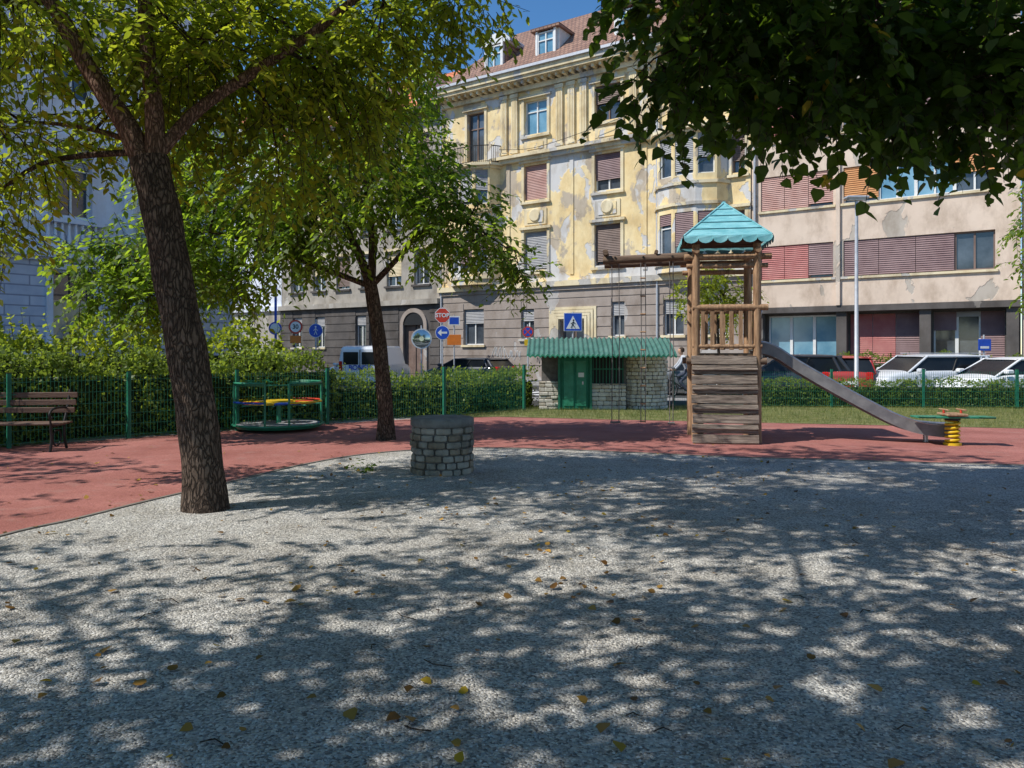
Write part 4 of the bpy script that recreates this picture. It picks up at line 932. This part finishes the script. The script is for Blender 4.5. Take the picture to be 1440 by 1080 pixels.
mb=MB(); pts=[]
for i in range(121):
    t=i/120; a=t*2*math.pi*5.5; pts.append((.10*math.cos(a),.10*math.sin(a),.04+t*.38))
mb.tube(pts,.022,YELP,8); mb.cyl(0,0,0,.04,.14,YELP,20)
mb.bbox(-.62,.62,-.16,.16,.46,.49,GRN,.006); mb.cyl(0,0,.42,.46,.12,IRON,16)
mb.bbox(-.16,.16,-.2,.2,.50,.54,WOODL,.01)
for sx in (-.48,.48): mb.tube([(sx,-.13,.49),(sx,-.13,.495)],.14,GRN,16)
for sx in (-.14,.14):
    mb.tube([(sx,0,.5),(sx,0,.60)],.02,REDP,8); mb.tube([(sx,-.16,.60),(sx,.16,.60)],.014,WOODL,8)
mb.obj("spring_seesaw",mw=TR(7.45,12.75,.026,R(-5)))

# ---------------------------------------------------------------- park hut
root=empty("stone_hut",TR(.75,20.5,.02,R(-3)))
mb=MB()
mb.box(.05,3.1,.35,2.2,0,1.5,MORT)
def stones(mb,x0,x1,z0,z1,y,m,m2,ch=.11):
    z=z0
    while z<z1-.03:
        h=min(ch*random.uniform(.8,1.2),z1-z); x=x0
        while x<x1-.03:
            w_=min(random.uniform(.12,.3),x1-x); j=random.uniform(-.015,.015)
            if x1-(x+w_)<.06: w_=x1-x
            mb.bbox(x+.006,x+w_-.006,y+j,y+.12,z+.006,z+h-.006,m if random.random()<.7 else m2,.014); x+=w_
        z+=h
stones(mb,-.02,.55,0,.78,.12,STONEW,STONEW2); mb.box(-.02,.55,.2,.35,0,.78,MORT)
stones(mb,1.42,2.35,0,.72,.12,STONEW,STONEW2); mb.box(1.42,2.35,.2,.35,0,.72,MORT)
mb.cyl(2.9,.75,0,1.50,.58,MORT,28); stone_ring(mb,2.9,.75,.64,0,1.46,14,STONEW,STONEW2,.1,bl=.2)
mb.obj("walls",root)
mb=MB()
mb.box(.56,1.36,.02,.10,0,1.5,GRND); mb.box(.62,1.30,-.01,.02,.05,1.42,GRND)
for q in (.66,1.0): mb.box(q,q+.26,-.03,-.012,.12,1.34,GRN)
mb.box(.5,.56,-.03,.1,0,1.5,GRNF);mb.box(1.362,1.42,-.03,.1,0,1.5,GRNF); mb.box(1.15,1.19,-.06,-.03,.7,.78,STEEL)
mb.box(1.42,2.3,.3,.34,.72,1.48,BLK)
for q in np.arange(1.45,2.3,.09): mb.box(q,q+.02,.16,.18,.72,1.48,GRNF)
mb.box(1.42,2.3,.15,.158,1.1,1.13,GRNF)
mb.box(1.05,1.2,-.035,-.031,.9,1.02,WHT)
mb.obj("door",root)
mb=MB(); n=150; rows=[(-.42,1.50),(.25,1.74),(1.1,1.98),(2.6,1.6)]
vs=[]
for (y_,z_) in rows:
    for i in range(n+1):
        x_=-.34+3.98*i/n; vs.append((x_,y_-.16*math.sin(math.pi*i/n),z_+.028*math.sin(i*2*math.pi/5)+.0))
fs=[]
for r_ in range(len(rows)-1):
    for i in range(n): a=r_*(n+1)+i; fs.append((a,a+1,a+n+2,a+n+1))
mb.add(vs,fs,ROOFG,True)
mb.add([(x,y-.005,z-.05) for x,y,z in vs[:n+1]]+[(x,y-.006,z) for x,y,z in vs[:n+1]],[(i,i+1,i+n+2,i+n+1) for i in range(n)],GRN)
mb.box(-.28,3.5,-.3,2.3,1.502,1.53,GRND)
mb.obj("roof",root)

mb=MB()
mb.tube([(0,0,0),(0,0,.5),(0,0,.52),(0,0,6.1)],[.09,.085,.065,.045],GALV,14)
mb.bbox(-.32,.32,-.14,.14,6.08,6.17,GALV,.03); mb.box(-.24,.24,-.1,.1,6.05,6.08,WHT)
mb.obj("street_lamp",mw=TR(10.1,22.1))

# ---------------------------------------------------------------- traffic signs
def post(mb,h,r=.03): mb.tube([(0,0,0),(0,0,h)],r,GALV,10)
mb=MB(); post(mb,3.5)
def octa(r): return [(r*math.cos(R(22.5+45*i)),r*math.sin(R(22.5+45*i))) for i in range(8)]
mb.prism([(a,b+3.15) for a,b in octa(.34)],-.05,-.035,WHT); mb.prism([(a,b+3.15) for a,b in octa(.315)],-.054,-.0505,REDP)
mb.tube([(0,-.035,2.42),(0,-.05,2.42)],.30,WHT,32); mb.tube([(0,-.051,2.42),(0,-.054,2.42)],.28,BLUP,32)
mb.prism([(-.2,2.42),(-.04,2.57),(-.04,2.46),(.2,2.46),(.2,2.38),(-.04,2.38),(-.04,2.27)],-.059,-.055,WHT)
sg=mb.obj("stop_sign",mw=TR(-2.95,32,0.0))
text("STOP",.24,(0,-.058,3.15),WHT,sg,bold=.006)
mb=MB(); post(mb,2.7); mb.tube([(0,-.03,2.15),(0,-.08,2.15)],.42,WHT,36); mb.tube([(0,-.081,2.15),(0,-.10,2.15),(0,-.115,2.15)],[.37,.30,.1],MIRR,36)
mb.obj("traffic_mirror",mw=TR(-3.75,31.2,0,R(10)))
mb=MB(); post(mb,2.95); mb.bbox(-.31,.31,-.05,-.035,2.3,2.92,WHT,.004); mb.box(-.29,.29,-.054,-.0505,2.32,2.90,BLUP)
mb.prism([(-.23,2.38),(.23,2.38),(0,2.82)],-.058,-.0545,WHT)
mb.tube([(0.02,-.0585,2.67),(0.02,-.061,2.67)],.03,BLK,12)
for pts in ([(.02,2.64),(-.01,2.53)],[(-.01,2.53),(-.07,2.42)],[(-.01,2.53),(.07,2.42)],[(.01,2.61),(-.07,2.55)],[(.01,2.61),(.08,2.55)]): mb.tube([(a,-.0605,b) for a,b in pts],.012,BLK,6)
mb.obj("pedestrian_crossing_sign",mw=TR(2.05,25.4))
mb=MB(); post(mb,2.9); mb.tube([(0,-.035,2.6),(0,-.05,2.6)],.28,REDP,32); mb.tube([(0,-.0505,2.6),(0,-.053,2.6)],.21,WHT,32)
mb.bbox(-.22,.22,-.05,-.035,1.95,2.25,ORGP,.004)
sg=mb.obj("speed_limit_sign",mw=TR(-8.6,30)); text("30",.24,(0,-.056,2.6),BLK,sg,bold=.006)
mb=MB(); post(mb,2.9); mb.tube([(0,-.035,2.45),(0,-.05,2.45)],.28,WHT,32); mb.tube([(0,-.0505,2.45),(0,-.053,2.45)],.26,BLUP,32)
mb.tube([(0.0,-.055,2.6),(0.0,-.058,2.6)],.035,WHT,12)
for pts in ([(0,2.56),(0,2.42)],[(0,2.42),(-.06,2.28)],[(0,2.42),(.06,2.28)],[(0,2.53),(-.08,2.45)],[(0,2.53),(.08,2.45)]): mb.tube([(a,-.057,b) for a,b in pts],.014,WHT,6)
mb.obj("pedestrian_zone_sign",mw=TR(-7.8,30))
mb=MB(); post(mb,2.7); mb.tube([(0,-.035,2.4),(0,-.05,2.4)],.22,REDP,32); mb.tube([(0,-.0505,2.4),(0,-.053,2.4)],.17,BLUP,32)
for an in (45,-45): mb.box(-.17,.17,-.0565-.0005*(an>0),-.0535,2.38,2.42,REDP,Matrix.Translation((0,0,2.4))@Matrix.Rotation(R(an),4,'Y')@Matrix.Translation((0,0,-2.4)))
mb.bbox(-.14,.14,-.05,-.035,1.85,2.1,YELP,.004)
mb.obj("no_stopping_sign",mw=TR(.63,30))
mb=MB(); post(mb,3.2); mb.bbox(-.3,.3,-.05,-.035,1.9,2.35,ORGP,.004); mb.bbox(-.25,.25,-.05,-.035,2.75,3.15,WHT,.004); mb.box(-.2,.2,-.054,-.0505,2.8,3.1,BLUP)
mb.obj("street_sign",mw=TR(-2.5,32.6))
mb=MB(); mb.tube([(0,0,0),(0,0,4.2)],.05,BLUP,10); mb.tube([(0,-.06,2.55),(0,-.075,2.55)],.26,BLUP,32); mb.tube([(0,-.076,2.55),(0,-.08,2.55)],.2,WHT,24)
mb.obj("street_pole",mw=TR(-9.5,30.3))
mb=MB(); mb.tube([(0,0,0),(0,0,2.2)],.03,GALV,10); mb.bbox(-.22,.22,-.05,-.035,1.65,2.05,BLUP,.004); mb.box(-.15,.15,-.055,-.051,1.72,1.8,WHT)
mb.obj("information_sign",mw=TR(16.4,26.2))

# ---------------------------------------------------------------- vehicles
def car(name,mw,paint,L=4.3,Wd=1.78,H=1.47,kind='hatch'):
    h=L/2; w=Wd/2; root=empty(name,mw)
    mb=MB()
    if kind=='hatch': st=[(-h,.42,.80,.74),(-h+.04,.30,.94,.86),(-h+.30,.22,.98,.95),(-h+.9,.2,.98,1),(-.4,.2,.96,1),(.7,.2,.94,1),(h-1.05,.2,.92,.99),(h-.5,.2,.85,.95),(h-.12,.26,.72,.84),(h,.36,.58,.70)]
    else: st=[(-h,.42,.86,.76),(-h+.04,.30,1.00,.88),(-h+.30,.22,1.04,.96),(-h+.9,.2,1.04,1),(-.4,.2,1.03,1),(.7,.2,1.02,1),(h-1.05,.2,1.0,.99),(h-.4,.2,.94,.95),(h-.1,.26,.80,.86),(h,.36,.6,.74)]
    vs=[]
    for (x,zl,zb,f) in st:
        ww=w*f; zm=(zl+zb)/2
        cs=[(-ww*.85,zl),(-ww*.98,zl+.05),(-ww*1.01,zm),(-ww*.995,zb-.10),(-ww*.95,zb-.01),(-ww*.6,zb+.03),(ww*.6,zb+.03),(ww*.95,zb-.01),(ww*.995,zb-.10),(ww*1.01,zm),(ww*.98,zl+.05),(ww*.85,zl)]
        vs+=[(x,a,b) for a,b in cs]
    K=12; fs=[tuple(range(K)),tuple(range(len(vs)-1,len(vs)-K-1,-1))]
    for i in range(len(st)-1):
        for j in range(K): fs.append((i*K+j,i*K+K+j,i*K+K+(j+1)%K,i*K+(j+1)%K))
    mb.add(vs,fs,paint,True)
    mb.obj("body",root,sub=1)
    mb=MB()
    zb=.93 if kind=='hatch' else 1.0
    x0,x1,x2,x3=(-h+.10,-h+.50,.25,1.15) if kind=='hatch' else (-h+.08,-h+.30,.45,1.20)
    wb=w*.93; wt=w*.80
    g=[(x0,-wb,zb),(x3,-wb*.97,zb-.03),(x2,-wt,H-.06),(x1,-wt,H-.06),(x0,wb,zb),(x3,wb*.97,zb-.03),(x2,wt,H-.06),(x1,wt,H-.06)]
    mb.add(g,[(0,1,2,3),(7,6,5,4),(1,5,6,2),(4,0,3,7)],CARG)
    nx,ny=9,9; rv=[];rf=[]
    for top in (0,1):
        for i in range(nx):
            for j in range(ny):
                u=i/(nx-1);v=j/(ny-1)*2-1
                x=(x1-.10)+(x2+.10-x1+.10)*u; y=(wt+.035)*v; z=H-.10+(.10 if top else .0)*(1-v**6)*(1-abs(2*u-1)**5*.8)
                if top: z=max(z,H-.10)
                rv.append((x,y,z))
    for i in range(nx-1):
        for j in range(ny-1): a=i*ny+j; rf.append((a+1,a+ny+1,a+ny,a)); a+=nx*ny; rf.append((a,a+ny,a+ny+1,a+1))
    mb.add(rv,rf,paint,True)
    def lp(a,b,t): return tuple(a[i]+(b[i]-a[i])*t for i in range(3))
    for o in (0,4):
        s_=-1 if o==0 else 1
        for t,rr_,mm in ((0.03,.07,paint),(.12,.05,paint),(.50,.03,BLK),(1.0,.035,paint)):
            b_=lp(g[o],g[o+1],t); t_=lp(g[o+3],g[o+2],t)
            mb.tube([(b_[0],b_[1]+s_*.002,b_[2]-.03),(t_[0],t_[1]+s_*.002,t_[2]-.01)],rr_,mm,6)
        a_,b_=g[o+3],g[o+2]; mb.tube([(a_[0]-.06,a_[1]+s_*.014,a_[2]-.01),(b_[0]+.02,b_[1]+s_*.014,b_[2]-.01)],.038,paint,6)
        if kind!='hatch': mb.tube([(a_[0],a_[1]-s_*.05,H+.03),(b_[0]-.1,b_[1]-s_*.05,H+.03)],.014,GALV,6)
        for xx in (-.75,.2): mb.bbox(xx,xx+.2,s_*(w*1.005)-.012,s_*(w*1.005)+.012,.80,.83,paint,.004)
        for xx in (-1.05,-.05,.95): mb.box(xx-.005,xx+.005,s_*(w*.985)-.012,s_*(w*.985)+.012,.40,.86,BLK)
    for sx in (-h+.8,h-.82):
        for sy in (-1,1):
            y0=sy*(w-.2);y1=sy*(w+.005)
            mb.tube([(sx,y0,.32),(sx,y1-sy*.02,.32),(sx,y1+sy*.01,.32)],[.32,.32,.29],RUB,24); mb.tube([(sx,y1+sy*.01,.32),(sx,y1+sy*.018,.32)],[.2,.17],GALV,16)
            mb.tube([(sx,y0,.34),(sx,y1-sy*.012,.34)],.37,BLK,24)
    for sy in (-1,1):
        mb.bbox(h-.34,h-.07,sy*w*.62-.15,sy*w*.62+.15,.60,.73,WHT,.03); mb.bbox(-h+.0,-h+.18,sy*w*.74-.1,sy*w*.74+.1,.70,.95,REDL,.03)
        mb.bbox(.78,.96,sy*(w+.09)-.09,sy*(w+.09)+.09,.95,1.08,paint,.03)
    mb.box(h-.06,h+.01,-.5,.5,.34,.48,BLK); mb.box(h+.011,h+.02,-.26,.26,.42,.53,WHT); mb.box(-h-.015,-h,-.26,.26,.55,.66,WHT)
    mb.obj("cabin_and_trim",root)
SIL=carpaint("paint_silver",(.62,.64,.67)); DRK=carpaint("paint_dark",(.03,.035,.045)); REDC=carpaint("paint_red",(.38,.03,.025)); GRC=carpaint("paint_grey",(.12,.13,.14)); WHC=carpaint("paint_white",(.78,.79,.80))
def carat(x,y,ang,p,**k): car("parked_car",TR(x,y,0,R(ang)),p,**k)
carat(13.6,24.9,190,SIL,kind='suv',H=1.53,L=4.1); carat(15.3,23.2,188,WHC,kind='hatch',H=1.45,L=4.1)
carat(11.5,26.4,72,REDC,H=1.48); carat(9.2,25.6,172,DRK,H=1.52); carat(7.0,28.2,165,GRC,H=1.48)
carat(-2.0,34.6,146,DRK,H=1.35); carat(-10.0,27.0,146,GRC,H=1.5); carat(-7.2,36.5,146,WHC)
root=empty("delivery_van",TR(-5.55,31,0,R(84)))
mb=MB()
st=[(-2.3,.4,1.70,.80),(-2.26,.25,1.80,.86),(-1.9,.22,1.84,.88),(.9,.22,1.84,.88),(1.2,.22,1.72,.87),(1.75,.22,1.15,.86),(2.3,.24,1.0,.82),(2.4,.3,.7,.74)]
vs=[]
for (x,zl,zt,w) in st: vs+=[(x,-w*.9,zl),(x,-w,zl+.15),(x,-w,min(1.1,zt-.1)),(x,-w*.86,zt-.06),(x,-w*.78,zt),(x,w*.78,zt),(x,w*.86,zt-.06),(x,w,min(1.1,zt-.1)),(x,w,zl+.15),(x,w*.9,zl)]
K=10; fs=[tuple(range(K)),tuple(range(len(vs)-1,len(vs)-K-1,-1))]
for i in range(len(st)-1):
    for j in range(K): fs.append((i*K+j,i*K+K+j,i*K+K+(j+1)%K,i*K+(j+1)%K))
mb.add(vs,fs,WHC,False)
for sy in (-.36,.36): mb.bbox(-2.325,-2.28,sy-.29,sy+.29,1.12,1.6,CARG,.01)
mb.box(-2.325,-2.29,-.012,.012,.45,1.68,BLK); mb.bbox(-2.42,-2.28,-.8,.8,.32,.48,BLK,.02)
for sy in (-1,1):
    mb.bbox(-2.33,-2.2,sy*.76-.06,sy*.76+.06,.8,1.25,REDL,.02)
    for sx in (-1.5,1.55): mb.tube([(sx,sy*.68,.32),(sx,sy*.86,.32)],.32,RUB,22); mb.tube([(sx,sy*.86,.32),(sx,sy*.875,.32)],.18,GALV,16)
mb.box(-2.335,-2.31,-.26,.26,.56,.68,WHT)
mb.obj("body",root)
text("BONEX",.26,(-2.335,.0,1.0),BLUP,root,(math.pi/2,0,-math.pi/2),bold=.004)

# ---------------------------------------------------------------- cyclist
root=empty("cyclist",TR(5.72,25.2,0,R(176)))
mb=MB()
for sx in (-.52,.52):
    mb.ring((sx,0,.34),.32,.022,RUB,32,8,'Y'); mb.ring((sx,0,.34),.30,.008,STEEL,32,6,'Y')
    for i in range(12): a=math.pi*i/6; mb.tube([(sx,0,.34),(sx+.3*math.cos(a),0,.34+.3*math.sin(a))],.002,STEEL,4)
for a,b in (((-.52,0,.34),(-.1,0,.30)),((-.1,0,.30),(-.22,0,.85)),((-.22,0,.72),(.36,0,.80)),((-.1,0,.30),(.38,0,.66)),((-.52,0,.34),(-.2,0,.72)),((.52,0,.34),(.34,0,.95))): mb.tube([a,b],.018,IRON,8)
mb.tube([(.34,-.26,.98),(.38,0,1.0),(.34,.26,.98)],.013,BLK,8); mb.bbox(-.34,-.1,-.07,.07,.84,.89,BLK,.02); mb.ring((-.1,0,.30),.09,.01,STEEL,20,6,'Y')
mb.obj("bicycle",root)
SKIN=mat("skin",(.5,.3,.2),None,rough=.6); SHIRT=mat("shirt",(.5,.52,.55),(.42,.44,.48),scale=5,rough=.9); PANT=mat("trousers",(.05,.06,.09),(.07,.08,.11),scale=5,rough=.9); HAIR=mat("hair",(.05,.03,.02),None,rough=.8)
def skin_fig(name,verts,edges,radii,m,parent):
    me=bpy.data.meshes.new(name); me.from_pydata(verts,edges,[]); o=bpy.data.objects.new(name,me); COL.objects.link(o); o.parent=parent
    s=o.modifiers.new("skin",'SKIN')
    bm=bmesh.new(); bm.from_mesh(me); lay=bm.verts.layers.skin.verify(); bm.verts.ensure_lookup_table()
    for v,r in zip(bm.verts,radii): v[lay].radius=(r,r)
    bm.verts[0][lay].use_root=True; bm.to_mesh(me); bm.free()
    u=o.modifiers.new("sub",'SUBSURF'); u.levels=2; u.render_levels=2; me.materials.append(m); s.use_smooth_shade=True
skin_fig("torso",[(-.2,0,.95),(-.16,0,1.1),(-.08,0,1.28),(.0,0,1.42),(.03,0,1.5),(.02,-.17,1.40),(.14,-.23,1.2),(.30,-.25,1.04),(.02,.17,1.40),(.14,.23,1.2),(.30,.25,1.04)],
  [(0,1),(1,2),(2,3),(3,4),(3,5),(5,6),(6,7),(3,8),(8,9),(9,10)],[.13,.13,.14,.11,.05,.06,.045,.035,.06,.045,.035],SHIRT,root)
skin_fig("legs",[(-.2,0,.96),(-.18,-.1,.92),(.16,-.12,.78),(.0,-.12,.42),(.12,-.12,.38),(-.18,.1,.92),(.12,.12,.62),(-.18,.12,.27),(-.05,.12,.22)],
  [(0,1),(1,2),(2,3),(3,4),(0,5),(5,6),(6,7),(7,8)],[.13,.10,.07,.045,.04,.10,.07,.045,.04],PANT,root)
mb=MB(); mb.tube([(.05,0,1.46),(.06,0,1.53),(.075,0,1.57),(.08,0,1.63),(.08,0,1.69),(.075,0,1.735)],[.05,.055,.075,.09,.085,.03],SKIN,14); mb.tube([(.05,0,1.60),(.05,0,1.66),(.05,0,1.72),(.055,0,1.76)],[.09,.10,.09,.03],HAIR,14)
mb.tube([(.165,0,1.635),(.185,0,1.61)],[.012,.016],SKIN,6)
for sy in (-.25,.25):
    mb.bbox(.30,.38,sy-.035,sy+.035,.99,1.03,SKIN,.01)
    for k in range(4): mb.tube([(.37,sy-.03+k*.02,1.02),(.40,sy-.03+k*.02,1.0),(.385,sy-.03+k*.02,.97)],.009,SKIN,6)
    mb.tube([(.33,sy*.86,1.0),(.37,sy*.82,.98)],.01,SKIN,6)
mb.obj("head_and_hands",root)

# ---------------------------------------------------------------- light, sky, camera
az=Vector((-.93,-.36,0)).normalized(); el=R(49)
sd=Vector((az.x*math.cos(el),az.y*math.cos(el),math.sin(el)))
L=bpy.data.lights.new("sun",'SUN'); L.energy=5; L.angle=R(.53); L.color=(1,.965,.90)
o=bpy.data.objects.new("sun",L); COL.objects.link(o); o.rotation_euler=(-sd).to_track_quat('-Z','Y').to_euler()
w=bpy.data.worlds.new("World"); SC.world=w; w.use_nodes=True; nt=w.node_tree
sk=nt.nodes.new("ShaderNodeTexSky"); sk.sky_type='NISHITA'; sk.sun_disc=False; sk.sun_elevation=el; sk.sun_rotation=math.atan2(az.x,az.y)
sk.air_density=1.0; sk.dust_density=0.0; sk.ozone_density=4.0
hs_=nt.nodes.new("ShaderNodeHueSaturation"); hs_.inputs["Saturation"].default_value=1.2; nt.links.new(sk.outputs[0],hs_.inputs["Color"])
bg=nt.nodes["Background"]; bg.inputs[1].default_value=.15; nt.links.new(hs_.outputs[0],bg.inputs[0])
cam=bpy.data.cameras.new("camera"); co=bpy.data.objects.new("camera",cam); COL.objects.link(co)
co.location=(0,0,1.6); co.rotation_euler=(R(90),0,0); cam.sensor_width=36; cam.lens=26.5; cam.shift_y=-.03125; cam.clip_end=1500; cam.clip_start=.05
SC.camera=co
SC.view_settings.view_transform='Standard'; SC.view_settings.look='None'; SC.view_settings.exposure=0
